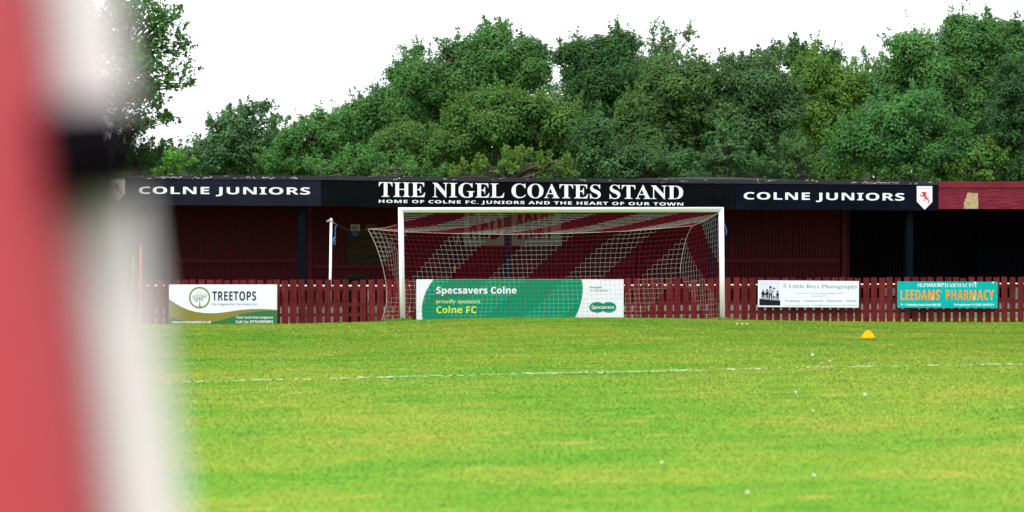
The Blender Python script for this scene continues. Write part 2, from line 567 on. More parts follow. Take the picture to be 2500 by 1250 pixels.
# ------------------------------------------------------------------ the stand
stand = thing('grandstand', P(1250, 790, VS + 2), 'long low maroon grandstand with dark fascia and open front behind the fence', 'grandstand')
UL, UR = -10.5, 28.0                              # ends of the building
uw0, uw1 = P(408, 0, VW)[0], P(2067, 0, VW)[0]    # maroon wall

def wall_profile(u0, u1, z0, z1, V, seed, pitch=0.098, depth=0.036):
    r = random.Random(seed)
    prof, x = [], u0
    while x < u1:
        p_ = pitch * r.uniform(0.9, 1.1)
        d = depth * r.uniform(0.7, 1.15)
        prof += [(x, V), (x + p_ * 0.52, V), (x + p_ * 0.60, V - d), (x + p_ * 0.88, V - d)]
        x += p_
    prof.append((u1, V))
    vs, fs = [], []
    for x, y in prof:
        vs += [(x, y, z0), (x, y, z1)]
    for i in range(len(prof) - 1):
        fs.append((2 * i, 2 * i + 2, 2 * i + 3, 2 * i + 1))
    return vs, fs

wm = MB()
wm.add(*wall_profile(uw0, uw1, 0.0, 3.28, VW, 1))
wm.box((uw0, VW + 0.01, 0.0), (uw1, VW + 0.12, 3.28))
wm.build('back_wall', M['maroon'], stand)
VD = 52.6
for ua_, ub_, sd_ in ((UL, uw0 - 0.09, 2), (uw1 + 0.09, UR, 3)):
    dm = MB()
    dm.add(*wall_profile(ua_, ub_, 0, 3.2, VD, sd_))
    dm.box((ua_, VD + 0.01, 0), (ub_, VD + 0.12, 3.2))
    dm.build('rear_cladding', M['dark_wall'], stand)
for a_, b_ in (((UL - 0.1, VS + 0.1, BASE), (UL, VD + 0.1, 3.2)), ((UR, VS + 0.1, BASE), (UR + 0.1, VD + 0.1, 3.2)), ((uw0 - 0.08, VW, 0), (uw0 - 0.002, VD + .1, 3.2)), ((uw1 + 0.002, VW, 0), (uw1 + 0.08, VD + .1, 3.2))):
    MB().box(a_, b_).build('side_wall', M['dark_wall'], stand)
tm = MB()
tm.box((UL, VS + 0.45, BASE - 0.1), (UR, VD, -0.004))
tm.build('terrace', M['concrete'], stand)

# roof: sheet behind the trim, sagging and lifted as in the photo
TRIM_TOP = [(-600, 424), (300, 427), (600, 428), (780, 429), (900, 430), (1100, 432), (1300, 434), (1540, 436.5), (1560, 434.5), (1690, 431), (1800, 432), (1900, 436), (2000, 439), (2290, 442), (3100, 446)]
TRIM_BOT = [(-600, 431), (300, 436), (780, 439), (930, 441), (1300, 444), (1800, 448), (2290, 451.5), (3100, 457)]
rm, rs_ = MB(), []
xs = sorted(set([a for a, _ in TRIM_TOP] + list(range(-500, 3100, 60))))
xs = [x for x in xs if UL < P(x, 0, VS)[0] < UR]
for x in xs:
    yt = np.interp(x, *zip(*TRIM_TOP))
    p = P(x, yt, VS - 0.03)
    rs_.append(p)
vs, fs = [], []
for p in rs_:
    vs += [(p.x, VS + 0.04, p.z - 0.012), (p.x, VD + 0.3, p.z - 0.16), (p.x, VS + 0.04, p.z - 0.07), (p.x, VD + 0.3, p.z - 0.22)]
for i in range(len(rs_) - 1):
    a, b_ = 4 * i, 4 * i + 4
    fs += [(a, b_, b_ + 1, a + 1), (a + 2, a + 3, b_ + 3, b_ + 2), (a + 1, b_ + 1, b_ + 3, a + 3), (a, a + 2, b_ + 2, b_)]
rm.add(vs, fs).build('roof', M['roof_sheet'], stand)
tb = MB()
def strip(mb, x0, x1, top, bot, V, th, step=40):
    n = max(2, int((x1 - x0) / step))
    q = [x0 + (x1 - x0) * i / n for i in range(n + 1)]
    tops = [P(x, np.interp(x, *zip(*top)), V) for x in q]
    bots = [P(x, np.interp(x, *zip(*bot)), V) for x in q]
    vs = []
    for a, b_ in zip(tops, bots):
        vs += [a, b_, a + Vector((0, th, 0)), b_ + Vector((0, th, 0))]
    fs = []
    for i in range(n):
        a, b_ = 4 * i, 4 * i + 4
        fs += [(a, a + 1, b_ + 1, b_), (a + 2, b_ + 2, b_ + 3, a + 3), (a, b_, b_ + 2, a + 2), (a + 1, a + 3, b_ + 3, b_ + 1)]
    fs += [(0, 2, 3, 1), (4 * n, 4 * n + 1, 4 * n + 3, 4 * n + 2)]
    mb.add(vs, fs)
X0 = -420
strip(tb, X0, 2291, [p_ for p_ in TRIM_TOP if not 1541 < p_[0] < 1999], TRIM_BOT, VS - 0.03, 0.06)
tb.build('roof_trim', M['trim'], stand)
fl_ = MB()
rp_ = random.Random(12)
for xa, xb, dens in ((376, 392, .5), (392, 446, 1), (476, 487, .8), (498, 516, 1), (602, 612, .9), (616, 626, .9), (650, 671, .8), (709, 727, 1), (958, 978, .6), (1085, 1092, .6), (1850, 1885, .35), (2078, 2095, .7), (2104, 2195, .9), (2215, 2240, .4)):
    x = xa
    while x < xb:
        wv = rp_.uniform(2.0, 6.0)
        if rp_.random() < dens:
            yt, yb = np.interp(x, *zip(*TRIM_TOP)), np.interp(x, *zip(*TRIM_BOT))
            ym = yt + (yb - yt) * rp_.uniform(.35, .8)
            hh = rp_.uniform(.7, 2.0)
            fl_.add([P(x + wv * .5 * math.cos(a) * rp_.uniform(.6, 1.2), ym - hh * math.sin(a) * rp_.uniform(.5, 1.2), VS - .034) for a in [k_ * math.pi / 3.5 for k_ in range(7)]][::-1], [tuple(range(7))])
        x += wv * .8
fl_.build('peeled_paint', flat('bare_pale_paint', (0.30, 0.26, 0.27), 0.8, 0.05), stand)
fb = MB()   # backing board the sign panels are fixed to
SIGN_BOT = [(-600, 493), (300, 500), (780, 503), (930, 506), (1300, 508), (1796, 511.5), (2290, 514), (3100, 517)]
strip(fb, X0, 2291, [(x, y + 0.6) for x, y in TRIM_BOT], [(x, y - 2.5) for x, y in SIGN_BOT], VS + 0.012, 0.06)
fb.build('fascia_board', M['fascia_black'], stand)
rb = MB()
strip(rb, 2291.5, 3000, [(2290, 442.5), (3100, 443)], [(2290, 458), (3100, 459.5)], VS - 0.02, 0.07)
rb.build('fascia_trim', paint('dull_red_trim', (0.115, 0.013, 0.021), 0.6, 0.3, 1.5, None, 0.05), stand)
rb = MB()
strip(rb, 2291.5, 3000, [(2290, 458.2), (3100, 459.7)], [(2290, 510), (3100, 511)], VS + 0.0, 0.07)
rc = rb.build('roughcast_fascia', M['roughcast'], stand)
q6 = lambda x, y: (2200 + x / 8.333, 420 + y / 8.333)
shape('bare_patch', [[q6(*p) for p in ((1345, 425), (1400, 418), (1465, 430), (1560, 432), (1562, 520), (1570, 640), (1568, 746), (1268, 746), (1285, 690), (1275, 640), (1300, 590), (1295, 560), (1325, 520))]], VS - 0.004, M['bare_render'], rc)

# columns, wall posts and rails
for x in (238, 737, 1240, 1739, 2219):
    p = P(x, 0, VS + 0.25)
    c = MB()
    c.box((p.x - 0.085, VS + 0.16, BASE - 0.05), (p.x + 0.085, VS + 0.18, 2.95))     # flange, web, flange
    c.box((p.x - 0.011, VS + 0.18, BASE - 0.05), (p.x + 0.011, VS + 0.32, 2.95))
    c.box((p.x - 0.085, VS + 0.32, BASE - 0.05), (p.x + 0.085, VS + 0.34, 2.95))
    c.build('column', M['navy_steel'], stand)
p = P(2388, 0, VD - 0.6)
MB().box((p.x - 0.07, VD - 0.7, -0.004), (p.x + 0.07, VD - 0.56, 3.1)).build('column', M['navy_steel'], stand)
for x, wpx in ((413, 9), (757, 13), (2060, 11), (1095, 8), (1560, 8)):
    p = P(x, 0, VW - 0.07)
    hw = wpx / 2 / F * 51
    MB().box((p.x - hw, VW - 0.10, 0.0), (p.x + hw, VW - 0.031, 3.26)).build('wall_post', M['maroon_trim'], stand, bevel=0.006)
for xa, xb, yt, yb in ((419, 722, 631, 642), (766, 1086, 645, 654), (1104, 1548, 641, 651), (1572, 2050, 631, 642)):
    a, b_ = P(xa, yt, VW - 0.13), P(xb, yb, VW - 0.13)
    MB().box((a.x, VW - 0.13, b_.z), (b_.x, VW - 0.031, a.z)).build('wall_rail', M['maroon_trim'], stand, bevel=0.006)
a, b_ = P(848, 564, VW - 0.06), P(940, 642, VW - 0.06)
hb = MB()
rw = random.Random(8)
nbd = 5
for i in range(nbd):
    z0 = b_.z + (a.z - b_.z) * i / nbd
    z1 = b_.z + (a.z - b_.z) * (i + 1) / nbd - 0.006
    hb.box((a.x, VW - 0.05 - rw.uniform(0, .012), z0), (b_.x, VW - 0.031, z1))
hb.build('boarded_hatch', M['plywood'], stand)
hf = MB()
hf.box((a.x - 0.03, VW - 0.055, b_.z - 0.02), (a.x - 0.002, VW - 0.031, P(0, 545, VW)[2]))
hf.build('hatch_frame', M['plywood'], stand)
for xa, xb, yb in ((1862, 1888, 650), (1375, 1392, 656)):       # dark timber props low on the wall
    pass

# ------------------------------------------------------------------ the sign panels on the fascia
def sign_panel(name, x0, x1, V, mat, label, th=0.012):
    mid = P((x0 + x1) / 2, np.interp((x0 + x1) / 2, *zip(*SIGN_BOT)), V)
    t_ = thing(name, mid, label, 'sign')
    m_ = MB()
    strip(m_, x0, x1, [(x, y + 0.8) for x, y in TRIM_BOT], SIGN_BOT, V, th)
    m_.build('panel', mat, t_)
    return t_
LV = VS - 0.006
s1 = sign_panel('fascia_sign', -400, 784, VS - 0.003, M['fascia_sheen'], 'navy fascia sign reading COLNE JUNIORS, with the boarded hatch and bay of the left crest below it')
s1['label'] = 'navy fascia sign reading COLNE JUNIORS, left of the big serif title'
lettering('COLNE JUNIORS', ((339, 455.5), (757, 457.5), (757, 480), (339, 478)), LV, M['letter_white'], s1, 'bold', 0.0, 1.05)
s2 = sign_panel('fascia_sign', 785, 1795.5, VS - 0.003, M['fascia_black'], 'black central fascia sign with large white serif title above the goal')
lettering('THE NIGEL COATES STAND', ((925, 443.5), (1668, 453), (1668, 487), (925, 481)), LV, M['letter_white'], s2, 'serif', 0.0, 1.0)
lettering('HOME OF COLNE FC. JUNIORS AND THE HEART OF OUR TOWN', ((925, 487.5), (1668, 494.5), (1668, 504), (925, 497)), LV, M['letter_white'], s2, 'bold', 0.0, 1.08)
s3 = sign_panel('fascia_sign', 1796.5, 2290, VS - 0.003, M['fascia_navy'], 'navy fascia sign reading COLNE JUNIORS, between serif title and red roughcast fascia')
lettering('COLNE JUNIORS', ((1816, 469), (2208, 471.5), (2208, 495), (1816, 491.5)), LV, M['letter_white'], s3, 'bold', 0.0, 1.05)

def crest(dx, dy, label):
    q = lambda x, y: (2200 + x / 15.62 + dx, 440 + y / 15.62 + dy)
    V = VS - 0.012
    c = thing('crest_plaque', P(*q(895, 1120), V), label, 'crest', 'club crests on the fascia')
    MB().slab(poly([q(600, 225), q(600, 815), q(900, 1122), (q(1190, 825)), q(1190, 225)], V), 0.008).build('shield', M['letter_white'], c)
    lion = [[(825, 440), (965, 440), (945, 475), (970, 500), (955, 530), (940, 590), (1000, 660), (1060, 740), (1105, 800), (1050, 800), (980, 735), (930, 690), (890, 625), (800, 628), (745, 600), (720, 560), (690, 515), (745, 540), (790, 580), (850, 575), (810, 545), (850, 520), (800, 500), (750, 495), (770, 478)],
            [(845, 660), (900, 665), (940, 700), (915, 715), (880, 700)],
            [(865, 735), (895, 730), (935, 778), (840, 775), (835, 765)],
            [(1010, 565), (1050, 575), (1050, 590), (1005, 585)],
            [(655, 455), (672, 480), (675, 500), (658, 485)], [(665, 545), (700, 575), (680, 580)]]
    shape('lion', [[q(*p) for p in reversed(pl)] for pl in lion], V - 0.003, M['crest_red'], c)
    shape('lion_paw', [[q(*p) for p in reversed(((1040, 812), (1065, 840), (1100, 872), (990, 865), (1010, 845)))]], V - 0.003, M['crest_dark'], c)
    shape('lion_tail', [[q(*p) for p in reversed(((985, 600), (1000, 598), (1125, 720), (1105, 720)))]], V - 0.003, M['crest_dark'], c)
    lettering('COLNE FC', (q(655, 288), q(1122, 342)), V - 0.003, M['grey_ink'], c, None, 0.0, 1.25)
crest(0, 0, 'white shield crest with red lion beside the red roughcast fascia')
crest(-1971, -19.5, 'white shield crest half hidden by the blurred padded post')

# ------------------------------------------------------------------ signs on the back wall
V = VW - 0.05
t_ = thing('wall_sign', P(1250, 600, V), 'large grey board with dark red block capitals on the back wall behind the net', 'sign')
MB().slab(poly([(1133, 510), (1133, 599.5), (1370, 599.5), (1370, 512)], V), 0.018).build('board', M['sign_grey'], t_)
lettering('RED', ((1146, 521), (1224, 584)), V - 0.004, M['sign_red'], t_, 'bold', 0.012, 0.98)
lettering('ARMY', ((1257, 522), (1352, 584)), V - 0.004, M['sign_red'], t_, 'bold', 0.012, 0.98)

t_ = thing('wall_notice', P(867, 578, V), 'small white notice with a red ring and crossed symbol above the boarded hatch', 'notice')
MB().slab(poly([(856, 547.5), (856, 578.5), (879, 578.5), (879, 547.5)], V), 0.01).build('plate', paint('notice_white', (0.24, 0.24, 0.235), 0.5, 0.1, 3), t_)
ring('prohibition_ring', 866.5, 557.8, 7.6, 6.4, V - 0.003, M['crest_red'], t_, 24)
shape('symbol', [ell(866.5, 559.5, 2.4, 1.8, 12)[::-1], [(862.5, 553), (861, 556), (863.5, 559), (864.2, 557)], [(870, 553), (868.8, 557), (869.8, 559), (872, 556)]], V - 0.003, M['ink'], t_)
shape('text_lines', [[(858, 567.5), (858, 570), (877, 570), (877, 567.5)], [(860, 571.2), (860, 573.4), (875.5, 573.4), (875.5, 571.2)], [(861, 574.6), (861, 576.6), (874.5, 576.6), (874.5, 574.6)]], V - 0.003, flat('notice_blue', (0.05, 0.13, 0.22)), t_)
t_ = thing('wall_plaque', P(905, 578, V), 'dull rose plaque beside the white notice, half behind the net corner', 'notice')
MB().slab(poly([(890, 547), (890, 577.5), (920, 577.5), (920, 547)], V), 0.01).build('plate', M['plaque'], t_)
shape('badge', [ell(905.5, 549.5, 1.4, 1.4, 10)[::-1]], V - 0.003, M['grey_ink'], t_)

# striped pole leaning on the wall behind the net
t_ = thing('striped_pole', P(1102, 742, VW - 0.3), 'yellow and black banded pole leaning on the maroon wall behind the net', 'pole')
top, bot = P(1118, 570, VW - 0.16), P(1101, 742, VW - 0.3)
bot.z = 0.0
for name, a, b_, mt in (('yellow_band', .02, .17, 'yellow'), ('black_band', .17, .45, 'black'), ('yellow_band', .45, .56, 'yellow'), ('black_band', .56, .8, 'black'), ('yellow_band', .8, .92, 'yellow'), ('black_band', .92, 1., 'black')):
    MB().tube([top.lerp(bot, a), top.lerp(bot, b_)], 0.022, 10).build(name, M[mt], t_, True)

# dark green covered bin behind the fence
p = P(870, 760, VS - 0.35)
t_ = thing('covered_bin', (p.x, p.y, BASE), 'dark green rounded lid of a bin just showing above the pickets', 'bin')
ztop = P(870, 671, VS - 0.35)[2]
bw = 0.33
MB().box((p.x - bw + .06, p.y - .25, BASE), (p.x + bw - .06, p.y + .25, ztop - 0.14)).build('bin_body', M['dark_green'], t_, bevel=0.03)
m_ = MB()
m_.slab([(p.x - bw, p.y - .28, ztop - .13), (p.x - bw + .04, p.y - .28, ztop - .06), (p.x - .12, p.y - .28, ztop - .01), (p.x - .1, p.y - .28, ztop), (p.x + .1, p.y - .28, ztop), (p.x + .14, p.y - .28, ztop - .012), (p.x + bw - .05, p.y - .28, ztop - .07), (p.x + bw, p.y - .28, ztop - .13)][::-1], 0.56)
m_.build('bin_lid', M['dark_green'], t_, bevel=0.015)

# ------------------------------------------------------------------ perimeter rail behind the fence
VR = VF + 0.16
railx0, railx1 = P(-150, 0, VR)[0], P(2750, 0, VR)[0]
zr = [P(x, y, VR)[2] for x, y in ((350, 697.5), (1250, 699), (2480, 693))]
t_ = thing('perimeter_rail', (P(1250, 0, VR)[0], VR, BASE), 'white tubular rail running behind the red brown picket fence', 'rail')
u350, u1250, u2480 = [P(x, 0, VR)[0] for x in (350, 1250, 2480)]
pts = [Vector((q, VR, np.interp(q, [u350, u1250, u2480], zr))) for q in np.linspace(railx0, railx1, 30)]
MB().tube(pts, 0.026, 10).build('rail', M['white_metal'], t_, True)
for x, y0, y1 in ((362, 705, 739), (1552, 709, 734), (1944, 703, 732), (2165, 700, 722), (2184, 700, 722), (2479, 701, 731), (158, 703, 735)):
    a, b_ = P(x - 5, y0, VR + .04), P(x + 5, y1, VR + .04)
    MB().box((a.x, VR + .03, b_.z), (b_.x, VR + .045, np.interp(a.x, [u350, u1250, u2480], zr) - .026 if False else a.z)).build('infill_plate', M['white_board'], t_)
for x in (480, 900, 1283, 1640, 2064, 2282, 2620, 60):
    a = P(x, 0, VR)
    MB().tube([(a.x, VR, BASE - .05), (a.x, VR, np.interp(a.x, [u350, u1250, u2480], zr) - .02)], 0.022, 10).build('rail_post', M['white_metal'], t_, True)

# ------------------------------------------------------------------ picket fence
fence = thing('picket_fence', (P(1250, 0, VF)[0], VF, BASE), 'red brown timber picket fence with even gaps along the whole stand front', 'fence')
FT = [(-400, 686), (350, 684), (800, 682.5), (1250, 680), (1800, 678), (2100, 678), (2500, 676)]
rf = random.Random(21)
xs, x = [], -60.0
while x < 2680:
    xs.append(x)
    x += 20.6 - (x / 2500) * 0.9 + rf.uniform(-0.8, 0.8) if x > 960 or x < 660 else 20.9 + rf.uniform(-1.2, 1.2)
npk = 0
panel = None
for i, x in enumerate(xs):
    if i % 18 == 0:
        p = P(x, 0, VF)
        panel = bpy.data.objects.new('fence_panel', None)
        COL.objects.link(panel)
        panel.parent = fence
        panel.location = Vector((p.x, 0, 0)) - Vector((fence.location.x, 0, 0))
        xe = xs[min(i + 18, len(xs) - 1)]
        ua, ub = P(x - 9, 0, VF)[0], P(xe - 9, 0, VF)[0] - 0.004
        for yy in (703, 741, 765.5):
            za, zb = P(1250, yy - 4, VF + .03)[2], P(1250, yy + 4, VF + .03)[2]
            MB().box((ua, VF + .022, zb), (ub, VF + .06, za)).build('rail', M['fence'], panel)
    yt = np.interp(x, *zip(*FT)) + rf.uniform(-1.1, 1.1) + (rf.uniform(2, 4) if rf.random() < .06 else 0)
    hw = 0.5 * (rf.uniform(14.6, 16.6) if x > 60 else 15.5) / F * 45.0
    a = P(x, yt, VF)
    lean = rf.gauss(0, 0.010)
    m_ = MB()
    zt, zb, th = a.z, BASE - 0.04, 0.02
    yo = rf.uniform(-.003, .003)
    tl = rf.gauss(0, .004)
    vs = [(a.x - hw, VF + yo, zb), (a.x + hw, VF + yo, zb), (a.x + hw + lean, VF + yo, zt + tl), (a.x - hw + lean, VF + yo, zt - tl)]
    m_.slab(vs, th)
    m_.build('picket', M['fence'], panel, bevel=0.003)
    npk += 1

# ------------------------------------------------------------------ advertising boards on the fence
def banner(name, quad, label, mat, V=VB, th=0.012):
    mid = P((quad[0][0] + quad[1][0]) / 2, quad[2][1], V)
    t_ = thing(name, mid, label, 'banner')
    tl, tr, br, bl = quad
    MB().slab(poly([tl, bl, br, tr], V), th).build('board', mat, t_)
    return t_

def fixings(quad, n, V, parent):
    tl, tr, br, bl = quad
    for i in range(n):
        s_ = 0.012 + 0.976 * i / (n - 1)
        x, y = tl[0] + (tr[0] - tl[0]) * s_, tl[1] + (tr[1] - tl[1]) * s_ + 2.6
        shape('fixing', [ell(x, y, 0.9, 0.9, 8)[::-1]], V, M['grey_ink'], parent)

# tree surgeon's board
Q = ((412.5, 694.5), (676.5, 694.5), (676.5, 799), (412.5, 799))
tt = banner('banner', Q, 'white fence banner with a ringed tree emblem over olive and green waves', M['white_board'])
q = lambda x, y: (410 + x / 8.93, 690 + y / 8.93)
up_ = [(25, 360), (160, 455), (300, 530), (450, 595), (600, 635), (800, 662), (1000, 668), (1200, 650), (1400, 620), (1600, 592), (1800, 578), (2000, 574), (2200, 580), (2378, 592)]
lo_ = [(25, 720), (150, 780), (300, 825), (450, 850), (650, 868), (800, 868), (950, 858), (1100, 830), (1250, 790), (1400, 745), (1550, 700), (1700, 665), (1850, 642), (2000, 625), (2200, 612), (2378, 608)]
m_ = MB()
for i in range(60):
    xa, xb = 25 + 2353 * i / 60, 25 + 2353 * (i + 1) / 60
    f_ = lambda tb_, xx: np.interp(xx, *zip(*tb_))
    m_.add(poly([q(xa, f_(up_, xa)), q(xa, f_(lo_, xa)), q(xb, f_(lo_, xb)), q(xb, f_(up_, xb))], VB - .004), [(0, 1, 2, 3)])
m_.build('olive_wave', M['olive'], tt)
m_ = MB()
for i in range(60):
    xa, xb = 25 + 2353 * i / 60, 25 + 2353 * (i + 1) / 60
    m_.add(poly([q(xa, f_(lo_, xa)), q(xa, 968), q(xb, 968), q(xb, f_(lo_, xb))], VB - .004), [(0, 1, 2, 3)])
m_.build('green_wave', M['wave_green'], tt)
ex, ey = q(690, 328)
ring('emblem_ring', ex, ey, 26.0, 22.2, VB - .004, M['ring_olive'], tt, 48, 1.02)
em_ = [[(680, 530), (712, 530), (696, 400), (690, 350), (684, 350), (684, 400)], [(655, 530), (740, 530), (712, 505), (680, 505)], [(684, 365), (690, 345), (640, 318), (570, 310), (575, 320), (630, 328)], [(686, 352), (694, 360), (740, 315), (825, 300), (822, 290), (735, 303)], [(682, 350), (690, 350), (688, 235), (682, 235)]]
shape('emblem_trunk', [[q(*p_) for p_ in reversed(pl)] for pl in em_], VB - .0045, M['ring_olive'], tt)
lv = []
for (lx, ly, la, ll) in ((545, 298, -30, 26), (555, 340, 40, 20), (580, 288, 70, 18), (617, 283, 75, 22), (655, 292, 80, 24), (590, 365, 55, 36), (632, 390, 60, 44), (620, 222, -25, 14), (640, 248, 45, 20), (665, 210, -60, 14), (685, 185, 90, 12), (708, 208, -50, 14), (738, 222, -30, 12), (722, 250, 30, 16), (712, 285, 70, 22), (755, 265, 75, 26), (803, 265, 60, 20), (845, 270, 35, 18), (835, 308, -25, 16), (805, 325, -50, 20), (765, 345, -60, 32), (732, 375, -60, 38)):
    a = R(la)
    lw = ll * 0.38
    lv.append([q(lx + math.cos(a) * ll * cx_ - math.sin(a) * lw * sx_, ly - math.sin(a) * ll * cx_ - math.cos(a) * lw * sx_) for cx_, sx_ in ((1, 0), (.35, .9), (-.5, .8), (-1, 0), (-.5, -.8), (.35, -.9))])
shape('emblem_leaves', lv, VB - .0045, M['ring_olive'], tt)
lettering('TREETOPS', (q(965, 188), q(1922, 392)), VB - .0045, M['ink'], tt, 'bold', 0, 1.05)
lettering('De-Vegetation Services Ltd', (q(957, 438), q(1935, 510)), VB - .0045, M['grey_ink'], tt, None, 0.004)
lettering('www.treetopsltd.co.uk', (q(90, 826), q(950, 905)), VB - .007, M['letter_white'], tt, None, 0.014)
lettering('Your local tree surgeons', (q(1478, 728), q(2290, 798)), VB - .007, M['letter_white'], tt, None, 0.010)
lettering('Call Us: 07763995893', (q(1478, 822), q(2290, 884)), VB - .007, M['letter_white'], tt, None, 0.010)
fixings(Q, 5, VB - .003, tt)

# optician's board behind the net
Q = ((1016.5, 682), (1522.5, 682), (1522.5, 795), (1016.5, 795))
ts = banner('banner', Q, 'long emerald and white sponsor banner behind the goal net', M['white_board'])
q = lambda x, y: (1010 + x / 4.808, 680 + y / 4.808)
Lc = [(232, 11), (190, 70), (150, 140), (120, 215), (100, 300), (94, 375), (100, 450), (118, 550)]
Rc = [(1972, 11), (1984, 80), (1985, 150), (1974, 230), (1955, 310), (1930, 380), (1900, 445), (1850, 550)]
m_ = MB()
for (a, b_), (c_, d_) in zip(zip(Lc, Lc[1:]), zip(Rc, Rc[1:])):
    m_.add(poly([q(*a), q(*b_), q(*d_), q(*c_)], VB - .004), [(0, 1, 2, 3)])
m_.build('green_panel', M['green_print'], ts)
lettering('Specsavers Colne', (q(265, 95), q(1208, 202)), VB - .0075, M['letter_white'], ts, 'bold', 0.006)
lettering('proudly sponsors', (q(265, 242), q(783, 306)), VB - .0075, M['palelime_print'], ts, None, 0.008)
lettering('Colne FC', (q(266, 322), q(737, 408)), VB - .0075, M['lime_print'], ts, 'bold', 0.006)
lettering('Windy Bank', (q(2060, 92), q(2212, 120)), VB - .0045, M['ink'], ts, None, 0.0)
lettering('Tel 01282 868 816', (q(2060, 130), q(2283, 152)), VB - .0045, M['grey_ink'], ts, None, 0.0)
m_ = MB()
m_.add(poly(ell(*q(2152, 338), 92 / 4.808, 63 / 4.808, 40), VB - .0042), [tuple(range(40))])
m_.add(poly(ell(*q(2290, 338), 88 / 4.808, 63 / 4.808, 40), VB - .0052), [tuple(range(40))])
m_.build('oval_emblem', M['green_print'], ts)
lettering('Specsavers', (q(2088, 312), q(2350, 368)), VB - .0085, M['letter_white'], ts, None, 0.012)

# photographer's board
Q = ((1851, 684.3), (2097, 686.3), (2096.5, 751), (1850.5, 749.3))
tp = banner('banner', Q, 'white fence banner with a photo of five silhouetted figures', M['white_board'])
q = lambda x, y: (1840 + x / 8.93, 670 + y / 8.93)
shape('photo_sky', [[q(125, 140), q(125, 672), q(580, 676), q(580, 150)]], VB - .003, M['photo_sky'], tp)
shape('photo_ground', [[q(125, 530), q(125, 672), q(580, 676), q(580, 568), q(420, 560), q(300, 548)]], VB - .006, M['black_print'], tp)
def figure(cx, head, hip, foot, wid, coat):
    hr = (hip - head) * 0.16 + 3
    out = [ell(cx, head + hr, hr * .8, hr, 12)[::-1]]
    sh = head + hr * 2.2
    out.append([(cx - wid * .35, sh), (cx - wid * .6, (sh + hip) / 2), (cx - wid * .45, hip), (cx + wid * .45, hip), (cx + wid * .6, (sh + hip) / 2), (cx + wid * .35, sh)])
    out.append([(cx - wid * .45, hip), (cx - wid * .5, foot), (cx - wid * .28, foot), (cx, hip + 8)])
    out.append([(cx, hip + 8), (cx + wid * .28, foot), (cx + wid * .5, foot), (cx + wid * .45, hip)])
    return [[q(*p_) for p_ in pl] for pl in out]
for (cx_, hd, hp, ft, wd_, coat, ex_) in ((205, 335, 445, 535, 62, 'black_print', [[(165, 400), (190, 420), (268, 455), (262, 430), (215, 372)]]), (292, 318, 450, 545, 54, 'black_print', []), (366, 248, 420, 555, 74, 'black_print', []), (446, 285, 430, 560, 58, 'black_print', []), (520, 355, 470, 565, 52, 'black_print', [])):
    shape('silhouette', figure(cx_, hd, hp, ft, wd_, coat) + [[q(*p_) for p_ in pl] for pl in ex_], VB - .006, M[coat], tp)
shape('pale_coat', [[q(*p_) for p_ in ((345, 300), (328, 355), (338, 412), (395, 412), (404, 355), (388, 300))]], VB - .009, paint('printed_grey_coat', (0.30, 0.26, 0.33), 0.5, 0.5, 40), tp)
shape('pale_coat', [[q(*p_) for p_ in ((438, 325), (428, 400), (430, 470), (470, 470), (475, 380), (462, 330))]], VB - .009, paint('printed_pale_coat', (0.55, 0.50, 0.60), 0.5, 0.4, 40), tp)
lettering('5 Little Boys Photography', ((q(648, 206)), q(2265, 222), q(2265, 332), q(648, 318)), VB - .004, M['grey_ink'], tp, 'serif', -0.004, 1.05)
lettering('is proud to be associated with', (q(910, 388), q(1950, 436)), VB - .004, M['grey_ink'], tp, None, -.002, 1.1)
lettering('Colne FC', (q(1268, 450), q(1600, 488)), VB - .004, M['grey_ink'], tp, None, -.002, 1.1)
lettering('Weddings - Commercial - Maternity - Family', (q(675, 548), q(2250, 612)), VB - .004, M['grey_ink'], tp, 'serif', -.006)
lettering('www.5littleboys.co.uk - hello@5littleboys.co.uk - 07810 878661', (q(680, 655), q(2250, 698)), VB - .004, M['grey_ink'], tp, None, -.006)
fixings(Q, 5, VB - .003, tp)

# pharmacy board
Q = ((2191, 687), (2435.5, 688), (2435.5, 752), (2191, 751.5))
tl_ = banner('banner', Q, 'teal fence banner with tall amber lettering', M['teal'])
q = lambda x, y: (2150 + x / 6.25, 650 + y / 6.25)
lettering('NUMARK', (q(566, 258), q(858, 318)), VB - .004, M['letter_white'], tl_, None, 0.0, 0.9)
shape('round_badge', [ell(*q(890, 284), 4.6, 4.6, 24)[::-1]], VB - .004, M['letter_white'], tl_)
cx_, cy_ = q(890, 284)
shape('badge_cross', [[(cx_ - 2.6, cy_ - .7), (cx_ - 2.6, cy_ + .7), (cx_ + 2.6, cy_ + .7), (cx_ + 2.6, cy_ - .7)], [(cx_ - .7, cy_ - 2.6), (cx_ - .7, cy_ - .75), (cx_ + .7, cy_ - .75), (cx_ + .7, cy_ - 2.6)], [(cx_ - .7, cy_ + .75), (cx_ - .7, cy_ + 2.6), (cx_ + .7, cy_ + 2.6), (cx_ + .7, cy_ + .75)]], VB - .007, M['teal'], tl_)
lettering('PHARMACIST', (q(925, 258), q(1475, 318)), VB - .004, M['letter_white'], tl_, 'serif', -.010, 1.05)
lettering("LEEDAMS' PHARMACY", (q(306, 362), q(1730, 518)), VB - .004, flat('pale_outline', (0.55, 0.50, 0.20)), tl_, 'bold', 0.004, 1.1, name='lettering_outline')
lettering("LEEDAMS' PHARMACY", (q(310, 366), q(1726, 514)), VB - .0075, M['amber'], tl_, 'bold', 0.0, 1.1)
lettering('71 - 73 Keighley Road Colne BB8 0QF', (q(303, 570), q(922, 614)), VB - .004, M['letter_white'], tl_, 'bold', 0.004)
lettering('Telephone 01282 863231', (q(1112, 570), q(1728, 610)), VB - .004, M['letter_white'], tl_, 'bold', 0.008, 1.05)
